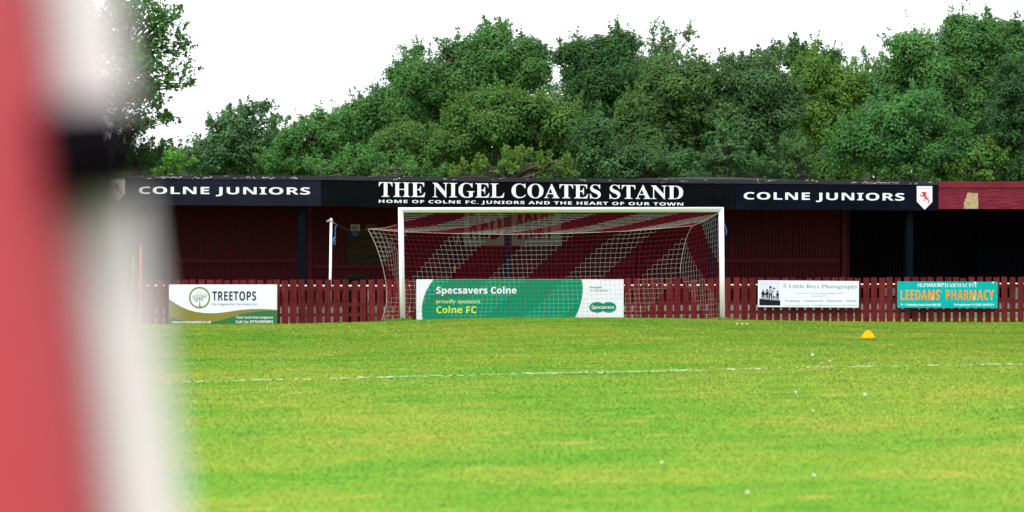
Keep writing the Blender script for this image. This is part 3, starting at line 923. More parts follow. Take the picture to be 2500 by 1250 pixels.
shape('torn_patch', [[q(1415, 240), q(1435, 262), q(1448, 300), q(1453, 335), q(1458, 240)], [q(1700, 238), q(1700, 258), q(1730, 258), q(1730, 238)]], VB - .010, M['letter_white'], tl_)
fixings(((2191, 687), (2300, 688), (0, 0), (0, 0)), 3, VB - .003, tl_)

# ------------------------------------------------------------------ goal
gl, gr = P(972 + 6.5, 506.5, VG), P(1760.5, 505.5, VG)
goal = thing('football_goal', P(1370, 776, VG), 'white football goal with a red and white diagonal striped net', 'goal')
RP = 0.0605
fl, fr = P(983.5, 782, VG), P(1764, 780, VG)
tl3 = Vector((gl.x, VG, gl.z - RP))
tr3 = Vector((gr.x, VG, gr.z - RP))
def mitre_bar(a, b_, n0, n1, r, n=28):
    """round bar from a to b with its ends cut by planes through a and b"""
    t_ = (b_ - a).normalized()
    e1 = Vector((0, 1, 0))
    e2 = t_.cross(e1).normalized()
    rings = []
    for c_, nn in ((a, n0), (b_, n1)):
        ring_ = []
        for k in range(n):
            an_ = 2 * math.pi * k / n
            o_ = e1 * math.cos(an_) * r + e2 * math.sin(an_) * r
            s_ = -(o_.dot(nn)) / t_.dot(nn)
            ring_.append(c_ + o_ + t_ * s_)
        rings.append(ring_)
    vs = rings[0] + rings[1]
    fs = [(k, (k + 1) % n, n + (k + 1) % n, n + k) for k in range(n)] + [tuple(reversed(range(n))), tuple(range(n, 2 * n))]
    return vs, fs
nl, nr = Vector((1, 0, 1)).normalized(), Vector((1, 0, -1)).normalized()
upn = Vector((0, 0, 1))
bl3, br3 = Vector((fl.x, VG, fl.z - .12)), Vector((fr.x, VG, fr.z - .12))
M['post_white'] = paint('goal_post_paint', (0.70, 0.66, 0.75), 0.3, 0.02, 4, None, 0.5, dirt=(0.30, 0.30, 0.27), dirt_at=(0.64, 0.80), dscale=11)
gap = 0.0015
for a, b_, n0, n1, nm in ((bl3, tl3 - Vector((0, 0, gap)), upn, nl, 'post'), (br3, tr3 - Vector((0, 0, gap)), upn, nr, 'post'), (tl3 + Vector((gap, 0, 0)), tr3 - Vector((gap, 0, 0)), nl, nr, 'crossbar')):
    MB().add(*mitre_bar(a, b_, n0, n1, RP)).build(nm, M['post_white'], goal, True)

# net: four panels of cord, white where the diagonal bands run, red between
NX, NB, NR = 62, 20, 15
ip = lambda tb_, s_: (np.interp(s_, [r_[0] for r_ in tb_], [r_[1] for r_ in tb_]), np.interp(s_, [r_[0] for r_ in tb_], [r_[2] for r_ in tb_]))
BT = [(0, 898, 559), (.05, 935, 562), (.11, 985, 566), (.25, 1098, 570), (.42, 1232, 572), (.62, 1392, 569.5), (.8, 1536, 564), (1, 1690, 551.5)]
SL = [(0, 898, 559), (.09, 908, 577), (.19, 918, 600), (.3, 927, 625), (.42, 935, 652), (.55, 941, 684), (.68, 944.5, 712), (.8, 944, 738), (.9, 939, 760), (1, 932, 781)]
SR = [(0, 1690, 551.5), (.08, 1681, 566), (.18, 1672.5, 590), (.32, 1665, 625), (.46, 1660.5, 656), (.62, 1662, 695), (.8, 1667, 738), (1, 1673, 780)]
RL = [(0, 984, 519), (.3, 977, 537), (.55, 967, 549.5), (.78, 940, 556.5), (1, 898, 559)]
RR = [(0, 1756, 519), (.3, 1737, 530), (.65, 1714, 542), (1, 1690, 551.5)]
BB = [(0, 932, 781), (1, 1673, 780)]
FTp = [(0, 984, 519), (1, 1756, 519)]
PL = [(0, 984, 519), (1, 987, 781)]
PR = [(0, 1756, 519), (1, 1761, 780)]
def coons(top, bot, left, right, n, m_, vtop, vbot, vleft, vright, bul):
    g_ = [[None] * (n + 1) for _ in range(m_ + 1)]
    c00, c10, c01, c11 = ip(top, 0), ip(top, 1), ip(bot, 0), ip(bot, 1)
    for j in range(m_ + 1):
        t_ = j / m_
        l_, r_ = ip(left, t_), ip(right, t_)
        for i in range(n + 1):
            s_ = i / n
            a, b_ = ip(top, s_), ip(bot, s_)
            q_ = []
            for k in (0, 1):
                q_.append((1 - t_) * a[k] + t_ * b_[k] + (1 - s_) * l_[k] + s_ * r_[k] - ((1 - s_) * (1 - t_) * c00[k] + s_ * (1 - t_) * c10[k] + (1 - s_) * t_ * c01[k] + s_ * t_ * c11[k]))
            Vv = (1 - t_) * vtop(s_) + t_ * vbot(s_) + (1 - s_) * vleft(t_) + s_ * vright(t_) - ((1 - s_) * (1 - t_) * vtop(0) + s_ * (1 - t_) * vtop(1) + (1 - s_) * t_ * vbot(0) + s_ * t_ * vbot(1)) + bul(s_, t_)
            g_[j][i] = P(q_[0], q_[1], Vv)
    return g_
kf = lambda c_: (lambda s_: c_)
lin = lambda a, b_: (lambda s_: a + (b_ - a) * s_)
V0, V1 = VG + 0.04, VN
wob = lambda s_, t_: 0.02 * math.sin(9 * s_ + 5 * t_)
roof_g = coons(FTp, BT, RL, RR, NX, NR, kf(V0), kf(V1), lin(V0, V1), lin(V0, V1), lambda s_, t_: 0)
back_g = coons(BT, BB, SL, SR, NX, NB, kf(V1), kf(V1 - .12), lin(V1, V1 - .12), lin(V1, V1 - .12), lambda s_, t_: 0.12 * math.sin(math.pi * t_) + wob(s_, t_))
left_g = coons(RL, [(0, 987, 781), (1, 932, 781)], PL, SL, NR, NB, lin(V0, V1), lin(V0, V1 - .12), kf(V0), lin(V1, V1 - .12), wob)
right_g = coons([(r_[0], r_[1], r_[2]) for r_ in RR], [(0, 1761, 780), (1, 1673, 780)], PR, SR, NR, NB, lin(V0, V1), lin(V0, V1 - .12), kf(V0), lin(V1, V1 - .12), wob)
net = MB()
RW, RD = 0.0019, 0.0021
def cord(a, b_, white, r=None):
    r = r or (RW if white else RD)
    d_ = (b_ - a)
    if d_.length < 1e-5: return
    d_.normalize()
    e1 = d_.cross(Vector((0.3, 1, 0.2))).normalized()
    e2 = d_.cross(e1)
    vs = []
    for p_ in (a, b_):
        for k in range(3):
            an_ = 2 * math.pi * k / 3
            vs.append(p_ + (e1 * math.cos(an_) + e2 * math.sin(an_)) * r)
    net.add(vs, [(0, 1, 4, 3), (1, 2, 5, 4), (2, 0, 3, 5)], 0 if white else 1)
def panel_cords(g_, i_off, j_off, sgn=1):
    m_, n = len(g_) - 1, len(g_[0]) - 1
    for j in range(m_ + 1):
        for i in range(n + 1):
            k = i_off + sgn * i + j + j_off
            wht = (k % 16) < 8
            if i < n: cord(g_[j][i], g_[j][i + 1], (k % 16) < 8 if j == 0 else (k % 16 < 8))
            if j < m_: cord(g_[j][i], g_[j + 1][i], wht or ((k + 1) % 16 == 0 and False))
OFF = 1
panel_cords(roof_g, OFF, 0)
panel_cords(back_g, OFF, NR)
panel_cords(left_g, OFF + 2, NR, 1)
panel_cords(right_g, OFF + NX + 15, 0, 1)
def edge_rope(pts, white=True, r=0.010):
    for a, b_ in zip(pts, pts[1:]): cord(a, b_, white, r)
edge_rope([back_g[0][i] for i in range(NX + 1)], True, 0.006)
edge_rope([roof_g[j][0] for j in range(NR + 1)], True, 0.007)
edge_rope([roof_g[j][NX] for j in range(NR + 1)], True, 0.007)
edge_rope([back_g[j][0] for j in range(NB + 1)], True, 0.008)
edge_rope([back_g[j][NX] for j in range(NB // 2 + 1)], True, 0.007)
net.build('net', [M['rope_white'], M['rope_red']], goal)

# white net pole by the fence with its clamp, and the blue ropes
pt, pb = P(808.5, 533, VF + .075), P(804.5, 788, VF + .075)
pb.z = BASE - .05
tpole = thing('net_pole', (pb.x, pb.y, BASE), 'slim white pole standing behind the pickets beside the boarded hatch', 'pole')
MB().tube([pb, pt], [0.036, 0.028], 12).build('pole', M['white_metal'], tpole, True)
c_ = P(807, 540.5, VF + .075)
m_ = MB()
m_.tube([c_ + Vector((-.1, 0, -.012)), c_ + Vector((-.05, 0, .012)), c_ + Vector((.02, 0, .0)), c_ + Vector((.07, 0, -.015))], [0.018, 0.036, 0.036, 0.014], 10)
m_.build('clamp', M['grey_plastic'], tpole, True)
trope = thing('blue_rope', P(815, 546, VF + .02), 'blue rope with looped end hanging from the slim white pole', 'rope')
rp = [(811, 544), (818, 545.5), (822, 547.5), (820, 552), (818, 562), (819, 572), (818, 582), (816, 586), (814.5, 594), (816, 599), (818.5, 598), (818.5, 591), (817, 585)]
MB().tube([P(x, y, VF + .03) for x, y in rp], 0.008, 6).build('cord', M['blue_rope'], trope, True)
MB().tube([P(817.5, 579, VF + .028), P(815.5, 583, VF + .028), P(814.5, 592, VF + .028)], [.014, .022, .012], 7).build('knot', M['blue_rope'], trope, True)
t2 = thing('blue_rope', P(1768, 541, VG), 'short blue rope end hanging off the white goal post below its corner', 'rope')
MB().tube([P(x, y, VG - .01) for x, y in ((1765, 541), (1767.5, 544), (1770.5, 552), (1773, 560), (1773.5, 566), (1772.5, 575))], 0.008, 6).build('cord', M['blue_rope'], t2, True)
# guy line from the net corner to the pole clamp
m_ = MB()
a, b_ = back_g[0][0], c_ + Vector((.06, 0, -.01))
m_.tube([a.lerp(b_, k / 6) - Vector((0, 0, .12 * math.sin(math.pi * k / 6))) for k in range(7)], 0.0035, 4)
m_.build('guy_line', M['dark_cord'], goal)

# ------------------------------------------------------------------ training poles at the left, marker cone
for (xt, yt, xb, yb, lab) in ((343.5, 601, 342.5, 789, 'taller thin coral training pole behind the edge of the blurred post'), (326, 628, 321.5, 789, 'shorter thin coral training pole behind the edge of the blurred post')):
    a, b_ = P(xt, yt, VB - .35), P(xb, yb, VB - .35)
    gz = float(ground_z(b_.x, b_.y))
    b_.z = gz - .05
    tpl = thing('training_pole', (b_.x, b_.y, gz), lab, 'pole', 'training poles')
    MB().tube([b_, a], 0.018, 10).build('shaft', M['coral'], tpl, True)
    MB().tube([a - Vector((0, 0, .03)), a + Vector((0, 0, .012)), a + Vector((0, 0, .02))], [.0205, .0205, .006], 10).build('cap', M['coral'], tpl, True)

p = on_ground(2119.5, 830)
gz = float(ground_z(p.x, p.y))
cone = thing('marker_cone', (p.x, p.y, gz), 'low orange marker cone standing on the grass beyond the worn white line', 'cone')
kpx = (p - Vector((0, 0, H))).dot(AV) / F
prof = [(17.5 * kpx, 0.012), (17.2 * kpx, 0.03), (15.2 * kpx, 0.048), (11.5 * kpx, 0.085), (7.6 * kpx, 0.125), (5.2 * kpx, 0.144), (3.6 * kpx, 0.147), (3.2 * kpx, 0.140), (9.0 * kpx, 0.085), (16.3 * kpx, 0.014)]
m_ = MB()
n = 36
vs = [(p.x + r_ * math.cos(2 * math.pi * k / n), p.y + r_ * math.sin(2 * math.pi * k / n), gz + z_ + .022) for r_, z_ in prof for k in range(n)]
fs = [(i * n + k, i * n + (k + 1) % n, ((i + 1) % len(prof)) * n + (k + 1) % n, ((i + 1) % len(prof)) * n + k) for i in range(len(prof)) for k in range(n)]
m_.add(vs, fs).build('cone_shell', M['orange'], cone, True)

# withered leaves lying in the turf
rq = random.Random(31)
m_ = MB()
for k in range(46):
    px_, py_ = rq.choice(((rq.uniform(1650, 2350), rq.gauss(930, 14)), (rq.uniform(500, 1300), rq.gauss(950, 18)), (rq.uniform(450, 2450), rq.uniform(850, 1150))))
    p = on_ground(px_, py_)
    z = float(ground_z(p.x, p.y)) + rq.uniform(.02, .03)
    a0, L = rq.uniform(0, 6.28), rq.uniform(.014, .032)
    m_.add([(p.x + L * math.cos(a0 + a) * r_, p.y + L * math.sin(a0 + a) * r_, z + rq.uniform(-.006, .010)) for a, r_ in ((0, 1), (.7, .6), (2.4, .55), (3.14, 1), (3.9, .6), (5.6, .55))], [tuple(range(6))])
tag(m_.build('leaf_litter', flat('withered_leaf', (0.055, 0.040, 0.016), 0.8)), 'small brown withered leaves scattered in the turf', 'leaf litter', kind='stuff')

# ------------------------------------------------------------------ flowers in the turf
M['petal'] = flat('white_petals', (0.80, 0.79, 0.80), 0.8, 0.02)
M['yolk'] = flat('yellow_petals', (0.80, 0.50, 0.01), 0.7)
M['stem'] = flat('green_stem', (0.08, 0.16, 0.02), 0.7)
def flower(px, py, size, label, white=True):
    p = on_ground(px, py + 4)
    gz = float(ground_z(p.x, p.y))
    f_ = thing('clover_flower' if white else 'dandelion', (p.x, p.y, gz), label, 'flower', 'white clover heads in the turf' if white else 'yellow dandelions in the turf')
    hz = gz + 0.055
    MB().tube([(p.x, p.y, gz - .01), (p.x + .004, p.y, gz + .03), (p.x + .006, p.y, hz)], 0.0018, 5).build('stem', M['stem'], f_)
    m_ = MB()
    rf_ = random.Random(int(px))
    for k in range(46):
        th = math.acos(1 - 2 * (k + .5) / 46) if white else math.acos(1 - (k + .5) / 46 * .9)
        ph = k * 2.399963
        d_ = Vector((math.sin(th) * math.cos(ph), math.sin(th) * math.sin(ph), math.cos(th)))
        c0 = Vector((p.x + .006, p.y, hz))
        e1 = d_.cross(Vector((0, .3, 1))).normalized()
        e2 = d_.cross(e1)
        L = size * .8 * rf_.uniform(.85, 1.15)
        tp_ = c0 + d_ * L
        m_.add([c0 + d_ * L * .3, tp_ + e1 * L * .3, tp_ + d_ * L * .2, tp_ - e1 * L * .3], [(0, 1, 2, 3)])
        m_.add([c0 + d_ * L * .3, tp_ + e2 * L * .3, tp_ + d_ * L * .2, tp_ - e2 * L * .3], [(0, 1, 2, 3)])
    m_.build('flower_head', M['petal' if white else 'yolk'], f_)
for a in ((1983, 871, .018, 'white clover head highest above the worn line, left of the marker cone'), (2025, 886, .015, 'white clover head just above the worn line'), (1941, 965, .015, 'small white clover head left of the brightest one below the line'),
          (2110, 971, .018, 'bright white clover head below the marker cone and the worn line'), (1984, 1012, .011, 'dull pinkish clover head in mid turf'), (1613, 1143, .011, 'pale clover head among dark green turf streaks'), (1985, 1174, .012, 'pinkish clover head in the near turf'), (1823, 1218, .013, 'white clover head nearest the lower edge of the turf')):
    flower(*a)
for a in ((785, 924, .013, 'yellow dandelion on the worn line near its left part'), (1456, 938, .012, 'yellow dandelion below the worn line in front of the goal'), (1729, 925, .010, 'yellow dandelion below the right goal post'), (2165, 925, .010, 'yellow dandelion under the marker cone, below the line'), (1500, 880, .010, 'yellow dandelion above the worn line in front of the goal'), (1140, 1035, .010, 'yellow dandelion in the mid turf left of centre')):
    flower(*a, white=False)
for a in ((1799, 793, .02, 'leftmost of three white clover heads by the right goal post'), (1811.5, 793, .02, 'middle of three white clover heads by the right goal post'), (1823, 793, .02, 'rightmost of three white clover heads by the right goal post')):
    flower(*a)

# ------------------------------------------------------------------ trees behind the stand
def tree(name, label, lobes, Y, dark, light, tip=(0.105, 0.156, 0.024), tipfrac=0.066, leaf=0.118, dens=1.0, blob=(0.30, 0.88), shoots=0.7, seed=0, trunk=None, loose=0.0, inner=0.30, trunk_r=0.28, limbs=40, nblob=1.0, up=0.45):
    r = np.random.default_rng(seed)
    s = Y / F
    Y = max(Y, 55.4 / (math.cos(PHI) - (max(l[0] for l in lobes) - CX) / F * math.sin(PHI)))   # clear of the stand
    s = Y / F
    cen = D(sum(l[0] for l in lobes) / len(lobes), 600, Y)
    tx = trunk if trunk is not None else sum(l[0] * l[2] for l in lobes) / sum(l[2] for l in lobes)
    base = D(tx, 600, Y)
    base.z = BASE
    th = thing(name, base, label, 'tree', 'trees behind the stand')
    if name != 'birch_tree' and seed != 100:                          # crowns reach down behind the roof
        lx0, lx1 = min(l[0] - l[2] * .7 for l in lobes), max(l[0] + l[2] * .7 for l in lobes)
        lb_ = max(l[1] + l[3] for l in lobes)
        if lb_ < 440: lobes = lobes + [((lx0 + lx1) / 2, (lb_ - 40 + 470) / 2, (lx1 - lx0) / 2, max(30, (470 - lb_ + 60) / 2))]
    av, rv = np.array(AV), np.array(RV)
    blobs = []
    for (cx_, cy_, rx, ry) in lobes:
        c = np.array(D(cx_, cy_, Y))
        RX, RY = rx * s, ry * s
        RZ = min(RX, max(RY, 1.2)) * 0.9
        bl = min(1.0, min(RX, RY) / 1.3)
        ph_ = r.uniform(0, 6.28, 4)
        nb_ = int(nblob * (RX * RY + RX * RZ + RY * RZ) / 3 * 6.6 / max(.30, (0.62 * bl) ** 2)) + 6
        for _ in range(nb_):
            d = r.normal(size=3)
            d /= np.linalg.norm(d)
            if d[1] > 0.35 and r.random() < 0.75: d[1] = -d[1]        # fewer at the far side
            k = r.uniform(0.60, 1.0) if r.random() < 0.72 else r.uniform(0.1, 0.65)
            br = (blob[0] + (blob[1] - blob[0]) * r.random() ** 1.4) * bl
            k *= 1 + 0.24 * math.sin(4.1 * d[0] + ph_[0]) * math.sin(4.7 * d[2] + ph_[1]) + 0.14 * math.sin(9.3 * d[0] + ph_[2]) * math.sin(8.1 * d[2] + ph_[3])
            q = c + rv * d[0] * (RX - br * .6) * k + np.array([0, 0, 1]) * d[2] * (RY - br * .6) * k + av * d[1] * (RZ) * k
            if q[2] < BASE + 1.0: continue
            blobs.append((q, br, d))
    pos, nrm, tips, rnds, lsz = [], [], [], [], []
    for q, br, d in blobs:
        n = int(dens * 21.0 * (br / leaf) ** 2)
        dd = r.normal(size=(n, 3))
        dd += 0.55 * d + np.array([0, 0, 0.35])
        dd /= np.linalg.norm(dd, axis=1)[:, None]
        rad = br * np.where(r.random(n) < inner, r.uniform(0.25, 0.8, n), r.uniform(0.75, 1.06 + loose, n))
        pp = q + dd * rad[:, None] * np.array([1, 1, 0.82])
        nn = dd * 1.0 + np.array([0, 0, up]) + r.normal(size=(n, 3)) * 0.34
        br_rnd = r.uniform(0.0, 0.4)
        pos.append(pp); nrm.append(nn)
        rnds.append(np.clip(br_rnd + r.random(n) * 0.55, 0, 1))
        tp_ = (r.random(n) < tipfrac * np.clip(dd[:, 2] * 1.4, 0, 1) ** 2) * r.uniform(0.4, 1.0, n)
        tips.append(tp_)
        lsz.append(np.full(n, 1.0))
        if r.random() < shoots:                                       # leafy shoots that break the outline
            for _ in range(2):
                sd_ = d * 0.7 + np.array([0, 0, 0.75]) + r.normal(size=3) * 0.35
                sd_ /= np.linalg.norm(sd_)
                L = r.uniform(0.3, 0.8) * (br + .25)
                m_ = int(19 * dens ** .5 * (0.15 / leaf))
                tt_ = r.random(m_)
                ps = q + sd_ * (br * 0.85) + sd_ * (tt_ * L)[:, None] + r.normal(size=(m_, 3)) * 0.062 * (1.2 - tt_)[:, None]
                pos.append(ps)
                nrm.append(r.normal(size=(m_, 3)) + np.array([0, 0, .4]))
                rnds.append(np.clip(br_rnd + .2 + r.random(m_) * 0.5, 0, 1))
                tips.append((r.random(m_) < tipfrac * 3.0) * r.uniform(.3, 1, m_) * tt_)
                lsz.append(np.full(m_, 0.9))
    pos, nrm = np.concatenate(pos), np.concatenate(nrm)
    tips, rnds, lsz = np.concatenate(tips), np.concatenate(rnds), np.concatenate(lsz)
    n = len(pos)
    nrm /= np.linalg.norm(nrm, axis=1)[:, None]
    a = r.normal(size=(n, 3))
    a -= nrm * np.sum(a * nrm, 1)[:, None]
    a /= np.linalg.norm(a, axis=1)[:, None]
    b_ = np.cross(nrm, a)
    sz = leaf * lsz * r.uniform(0.65, 1.25, n)
    La, Lb = a * (sz * 0.5)[:, None], b_ * (sz * 0.30)[:, None]
    fold = nrm * (sz * 0.10)[:, None]
    co = np.stack([pos - La, pos + Lb + fold, pos + La, pos - Lb + fold], 1)
    quads('crown', co, leaf_mat(name + '_leaves', dark, light, tip), rnds, th, 4, tips)
    # trunk and limbs
    m_ = MB()
    top_z = max(q[2] for q, _, _ in blobs)
    low_z = min(q[2] for q, _, _ in blobs)
    fork = BASE + (top_z - BASE) * 0.35
    ctr = np.mean([q for q, _, _ in blobs], axis=0)
    m_.tube([base + Vector((0, 0, -.2)), base + Vector((0, 0, .3)), Vector((base.x * .7 + ctr[0] * .3, base.y * .7 + ctr[1] * .3, fork)), Vector((base.x * .3 + ctr[0] * .7, base.y * .3 + ctr[1] * .7, (fork + top_z) / 2)), Vector((ctr[0], ctr[1], top_z - 1.4))], [trunk_r * 1.5, trunk_r, trunk_r * .75, trunk_r * .4, trunk_r * .08], 9)
    spine = [Vector((base.x * (1 - k) + ctr[0] * k, base.y * (1 - k) + ctr[1] * k, fork + (top_z - fork) * kk)) for k, kk in ((.3, 0), (.5, .25), (.7, .5), (.85, .7))]
    idx = r.permutation(len(blobs))[:limbs]
    for i in idx:
        q = Vector(blobs[i][0])
        s0 = min(spine, key=lambda e: (e - q).length + max(0, e.z - q.z) * 2)
        mid = s0.lerp(q, 0.5) + Vector((0, 0, 0.12 * (q - s0).length)) + Vector(r.normal(size=3) * .12)
        L = (q - s0).length
        r0 = min(trunk_r * .4, .03 + .018 * L)
        m_.tube([s0, s0.lerp(mid, .5) + Vector(r.normal(size=3) * .06), mid, q], [r0, r0 * .75, r0 * .5, r0 * .15], 5, caps=False)
    m_.build('trunk', M['bark'], th, True)
    return th

TREES = [
 # name, label, lobes, depth, dark, light, extra
 ('sycamore_tree', 'tall open crowned tree with sky showing between leaves beside the blurred post', [(330, 60, 120, 95), (375, 150, 95, 90), (330, 230, 110, 70), (350, 290, 85, 45), (310, 310, 70, 40), (430, 60, 35, 45), (250, 150, 120, 180), (440, 205, 40, 22), (430, 130, 45, 40), (410, 300, 30, 22)], 56, (0.020, 0.063, 0.015), (0.063, 0.165, 0.031), dict(dens=0.36, leaf=.15, inner=.6, loose=.2, shoots=1., nblob=.85, limbs=90, blob=(.3, .62), tipfrac=0.028, trunk=215, trunk_r=.2)),
 ('leafy_bush', 'dark bushy tree low under the tall open crown at the left', [(335, 378, 85, 50), (400, 395, 60, 44), (250, 390, 80, 60), (300, 410, 110, 50)], 57, (0.019, 0.050, 0.015), (0.051, 0.129, 0.028), dict(blob=(.3, .55))),
 ('leafy_bush', 'bright green bush at the roof line right of the tall open crown', [(432, 400, 34, 32), (400, 425, 40, 25)], 55.5, (0.033, 0.106, 0.015), (0.084, 0.250, 0.028), dict(blob=(.25, .4), leaf=.12)),
 ('ash_tree', 'grey green feathery tree with sprays reaching up to the right', [(565, 355, 95, 80), (500, 385, 70, 55), (620, 370, 70, 70), (590, 290, 60, 38), (660, 300, 40, 24), (640, 275, 30, 20), (540, 310, 40, 35)], 66, (0.023, 0.061, 0.025), (0.068, 0.160, 0.053), dict(leaf=.13, shoots=1.0, blob=(.35, .6), loose=.15, tipfrac=0.033, dens=.85)),
 ('hawthorn_tree', 'mid green rounded tree between the feathery tree and the big oak', [(730, 370, 95, 75), (800, 330, 60, 65), (690, 405, 90, 40), (835, 285, 40, 35), (770, 300, 35, 30)], 64, (0.022, 0.071, 0.020), (0.068, 0.183, 0.041), dict(blob=(.35, .65))),
 ('oak_tree', 'largest oak whose broad crown tops the skyline behind the title sign', [(1080, 240, 160, 120), (1200, 160, 110, 95), (1000, 260, 120, 100), (1130, 120, 60, 45), (1210, 85, 50, 40), (1280, 180, 75, 80), (1010, 170, 65, 55), (930, 270, 75, 65), (880, 330, 100, 75), (850, 380, 100, 55), (1310, 130, 40, 35)], 69, (0.020, 0.065, 0.020), (0.067, 0.178, 0.041), dict(tipfrac=0.055, inner=.3, dens=.92, nblob=.85, limbs=80)),
 ('oak_tree', 'oak with yellow young tips standing before the largest oak', [(1230, 300, 110, 85), (1310, 280, 90, 75), (1170, 260, 50, 50), (1380, 340, 80, 80), (1140, 340, 90, 70), (1010, 370, 120, 70), (1260, 390, 160, 50)], 60, (0.020, 0.055, 0.015), (0.061, 0.154, 0.031), dict(tipfrac=0.231, tip=(0.111, 0.164, 0.024))),
 ('oak_tree', 'low oak sapling crown with orange tips above the title sign', [(1180, 415, 75, 30), (1260, 400, 60, 36), (1350, 410, 70, 32), (1120, 428, 40, 16)], 55.5, (0.025, 0.065, 0.015), (0.076, 0.174, 0.031), dict(tipfrac=0.275, tip=(0.159, 0.187, 0.024), blob=(.3, .5), leaf=.12)),
 ('sycamore_tree', 'very dark broad tree with ragged top right of the largest oak', [(1500, 160, 95, 85), (1510, 95, 45, 42), (1410, 170, 65, 60), (1570, 190, 60, 70), (1440, 230, 90, 70), (1380, 140, 35, 30), (1430, 300, 80, 60)], 67, (0.014, 0.045, 0.015), (0.045, 0.118, 0.032), dict(tipfrac=0.044, trunk_r=.3)),
 ('birch_tree', 'pale wispy birch top rising behind the dark ragged tree', [(1590, 95, 35, 48), (1650, 110, 45, 45), (1685, 85, 20, 25), (1400, 120, 30, 32), (1620, 150, 60, 50)], 78, (0.045, 0.086, 0.039), (0.110, 0.206, 0.073), dict(trunk_r=.10, limbs=25, dens=.38, inner=.6, loose=.3, shoots=1., leaf=.15, blob=(.3, .5))),
 ('beech_tree', 'olive green dense tree right of the dark ragged tree', [(1660, 220, 110, 105), (1600, 270, 90, 100), (1700, 160, 50, 40), (1650, 330, 130, 90), (1560, 350, 100, 80)], 63, (0.020, 0.054, 0.017), (0.069, 0.148, 0.036), dict(tipfrac=0.066, tip=(0.059, 0.095, 0.032))),
 ('beech_tree', 'grey green rounded tree above the right hand junior title', [(1830, 220, 100, 90), (1780, 170, 50, 40), (1860, 160, 55, 35), (1830, 310, 120, 90), (1900, 260, 70, 80)], 62, (0.022, 0.057, 0.020), (0.068, 0.152, 0.046), dict(tipfrac=0.055, tip=(0.073, 0.101, 0.040))),
 ('sycamore_tree', 'dark crown peeping over the grey green rounded tree', [(1960, 140, 85, 48), (1930, 115, 45, 25), (2030, 160, 45, 40), (1880, 130, 30, 25)], 74, (0.016, 0.045, 0.015), (0.049, 0.120, 0.031), dict(tipfrac=0.033)),
 ('lime_tree', 'yellow green upright tree in the dip of the skyline', [(1985, 200, 70, 65), (2060, 220, 70, 60), (1980, 150, 35, 25), (2010, 290, 80, 80), (2090, 200, 45, 45)], 66, (0.033, 0.080, 0.015), (0.092, 0.201, 0.034), dict(tipfrac=0.165, tip=(0.096, 0.170, 0.024))),
 ('birch_tree', 'thin pale birch top in the dip of the skyline', [(2112, 150, 9, 36), (2085, 165, 20, 26), (2140, 160, 25, 30)], 79, (0.051, 0.096, 0.043), (0.118, 0.224, 0.077), dict(dens=.5, loose=.3, shoots=1., blob=(.5, .8), leaf=.13)),
 ('maple_tree', 'tall bright green tree filling the upper right corner', [(2270, 190, 120, 110), (2380, 120, 110, 85), (2220, 130, 60, 50), (2330, 80, 50, 40), (2440, 80, 60, 45), (2480, 140, 70, 90), (2300, 280, 130, 80), (2420, 240, 100, 90), (2170, 200, 50, 60), (2520, 80, 50, 50)], 65, (0.023, 0.072, 0.022), (0.073, 0.192, 0.046), dict(tipfrac=0.099, tip=(0.112, 0.195, 0.024), limbs=60)),
 ('maple_tree', 'rich green rounded tree in front of the tall upper right tree', [(2150, 330, 110, 90), (2230, 290, 90, 70), (2270, 370, 130, 75), (2090, 370, 70, 65), (2330, 340, 60, 60)], 59, (0.020, 0.068, 0.020), (0.063, 0.183, 0.042), dict(tipfrac=0.055, tip=(0.052, 0.151, 0.024))),
 ('holly_tree', 'blackish green tree mass at the right edge', [(2470, 260, 85, 75), (2450, 330, 70, 60), (2500, 190, 60, 55), (2530, 330, 80, 90)], 57.5, (0.012, 0.041, 0.015), (0.040, 0.105, 0.032), dict(tipfrac=0.011, blob=(.3, .6))),
 ('leafy_bush', 'yellow tipped bush over the red roughcast fascia', [(2390, 405, 75, 42), (2430, 375, 45, 35), (2340, 425, 70, 22), (2470, 420, 40, 30)], 55.5, (0.028, 0.076, 0.015), (0.084, 0.196, 0.031), dict(tipfrac=0.248, tip=(0.179, 0.211, 0.024), blob=(.28, .5), leaf=.12)),
 ('leafy_bush', 'mid green bush above the right hand crest', [(2230, 425, 70, 28), (2180, 432, 60, 20)], 55.2, (0.022, 0.069, 0.020), (0.070, 0.183, 0.041), dict(blob=(.25, .42), leaf=.12)),
 ('beech_tree', 'small pointed dusky green tree close behind the roof bulge', [(1770, 390, 75, 55), (1760, 340, 45, 40), (1840, 420, 55, 30), (1700, 420, 50, 35)], 57, (0.020, 0.054, 0.020), (0.059, 0.146, 0.043), dict(tipfrac=0.028, blob=(.28, .5))),
 ('beech_tree', 'small dull olive tree behind the right hand junior title', [(1930, 375, 65, 50), (1900, 420, 70, 35), (1960, 420, 45, 30), (2000, 440, 40, 30)], 57.5, (0.020, 0.053, 0.020), (0.061, 0.141, 0.042), dict(tipfrac=0.033, blob=(.28, .5))),
 ('beech_tree', 'dark green tree filling the middle above the roof', [(1500, 400, 130, 60), (1620, 410, 120, 45), (1440, 350, 70, 60)], 58.5, (0.017, 0.048, 0.019), (0.050, 0.129, 0.036), dict(tipfrac=0.044)),
 ('hawthorn_tree', 'bright green low tree at the roof line under the largest oak', [(860, 405, 90, 45), (790, 420, 60, 30), (930, 415, 90, 38), (1040, 425, 60, 25)], 58, (0.022, 0.071, 0.020), (0.069, 0.192, 0.042), dict(blob=(.3, .55))),
]
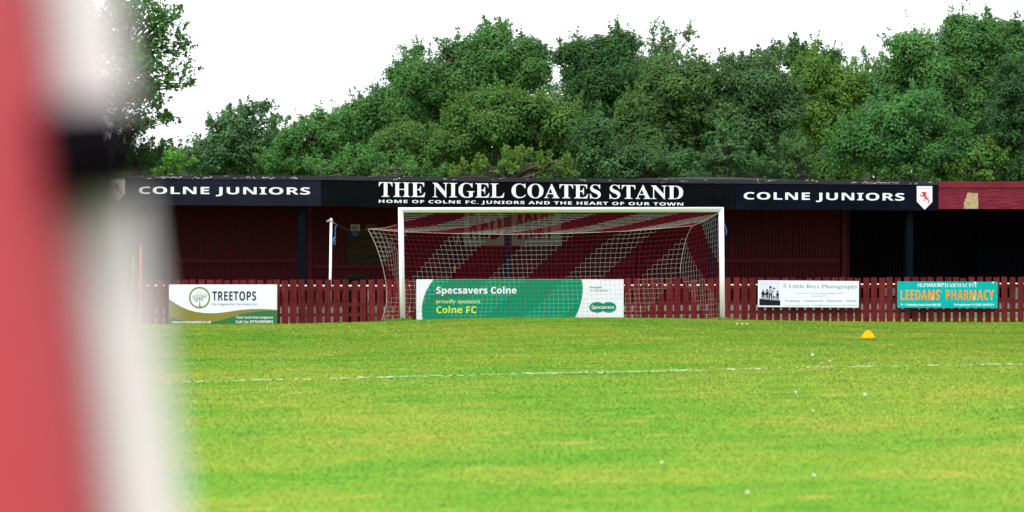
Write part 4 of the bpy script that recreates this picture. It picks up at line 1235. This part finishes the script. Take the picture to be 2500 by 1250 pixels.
# the wood behind them, one unbroken dark mass under the skyline
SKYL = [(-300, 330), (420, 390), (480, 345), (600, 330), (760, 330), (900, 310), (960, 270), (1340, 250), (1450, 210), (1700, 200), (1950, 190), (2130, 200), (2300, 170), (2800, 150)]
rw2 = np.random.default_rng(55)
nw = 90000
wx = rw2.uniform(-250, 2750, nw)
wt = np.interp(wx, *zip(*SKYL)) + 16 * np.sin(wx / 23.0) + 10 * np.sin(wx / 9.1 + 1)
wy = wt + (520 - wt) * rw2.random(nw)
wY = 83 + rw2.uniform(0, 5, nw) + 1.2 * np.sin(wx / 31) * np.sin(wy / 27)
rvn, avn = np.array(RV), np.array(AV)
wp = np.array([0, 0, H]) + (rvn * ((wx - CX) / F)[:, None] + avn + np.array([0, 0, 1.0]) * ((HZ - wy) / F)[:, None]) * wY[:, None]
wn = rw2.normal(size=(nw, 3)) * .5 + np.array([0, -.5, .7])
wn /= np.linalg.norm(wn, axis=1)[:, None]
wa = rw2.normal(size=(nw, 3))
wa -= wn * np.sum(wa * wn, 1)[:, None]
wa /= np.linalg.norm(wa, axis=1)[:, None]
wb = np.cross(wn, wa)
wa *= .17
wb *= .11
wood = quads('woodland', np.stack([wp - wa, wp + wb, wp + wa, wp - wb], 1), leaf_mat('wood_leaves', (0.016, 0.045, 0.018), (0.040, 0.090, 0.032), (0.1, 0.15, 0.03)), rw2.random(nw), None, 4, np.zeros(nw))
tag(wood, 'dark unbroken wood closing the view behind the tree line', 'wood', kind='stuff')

for k, (nm, lab, lobes, Y_, dk, lt, ex_) in enumerate(TREES):
    tree(nm, lab, lobes, Y_, dk, lt, seed=100 + k, **ex_)

# ------------------------------------------------------------------ padded post close to the camera
YP = 1.0
def leanline(px0, slope, Y_):
    """points on a leaning axis from the ground to above head height"""
    a, b_ = D(px0 + slope * (0 - 600), 0, Y_), D(px0 + slope * (1250 - 600), 1250, Y_)
    d_ = (a - b_)
    lo = b_ + d_ * ((0.0 - b_.z) / d_.z)
    hi = b_ + d_ * ((2.35 - b_.z) / d_.z)
    return lo, hi, (lambda z_: b_ + d_ * ((z_ - b_.z) / d_.z))
RT = 0.0262
lo, hi, at_z = leanline(243, 0.132, YP)
padp = thing('padded_post', (lo.x, lo.y, 0), 'blurred white post with red padding and a black strap at the left edge', 'post')
MB().tube([lo, lo.lerp(hi, .5), hi], RT, 32).build('post', M['post_cream'], padp, True)
lo2, hi2, _ = leanline(156 - 0.068 * F / (YP - .04), 0.112, YP - .04)
MB().tube([lo2, lo2.lerp(hi2, .02), lo2.lerp(hi2, .98), hi2], [.055, .068, .068, .055], 48).build('padding', M['pad_red'], padp, True)
za, zb = D(0, 280, YP).z, D(0, 496, YP).z
so_ = RV * -0.004 + AV * -0.024
MB().tube([at_z(zb) + so_, at_z(za) + so_], RT + .009, 32).build('strap', M['black'], padp, True)
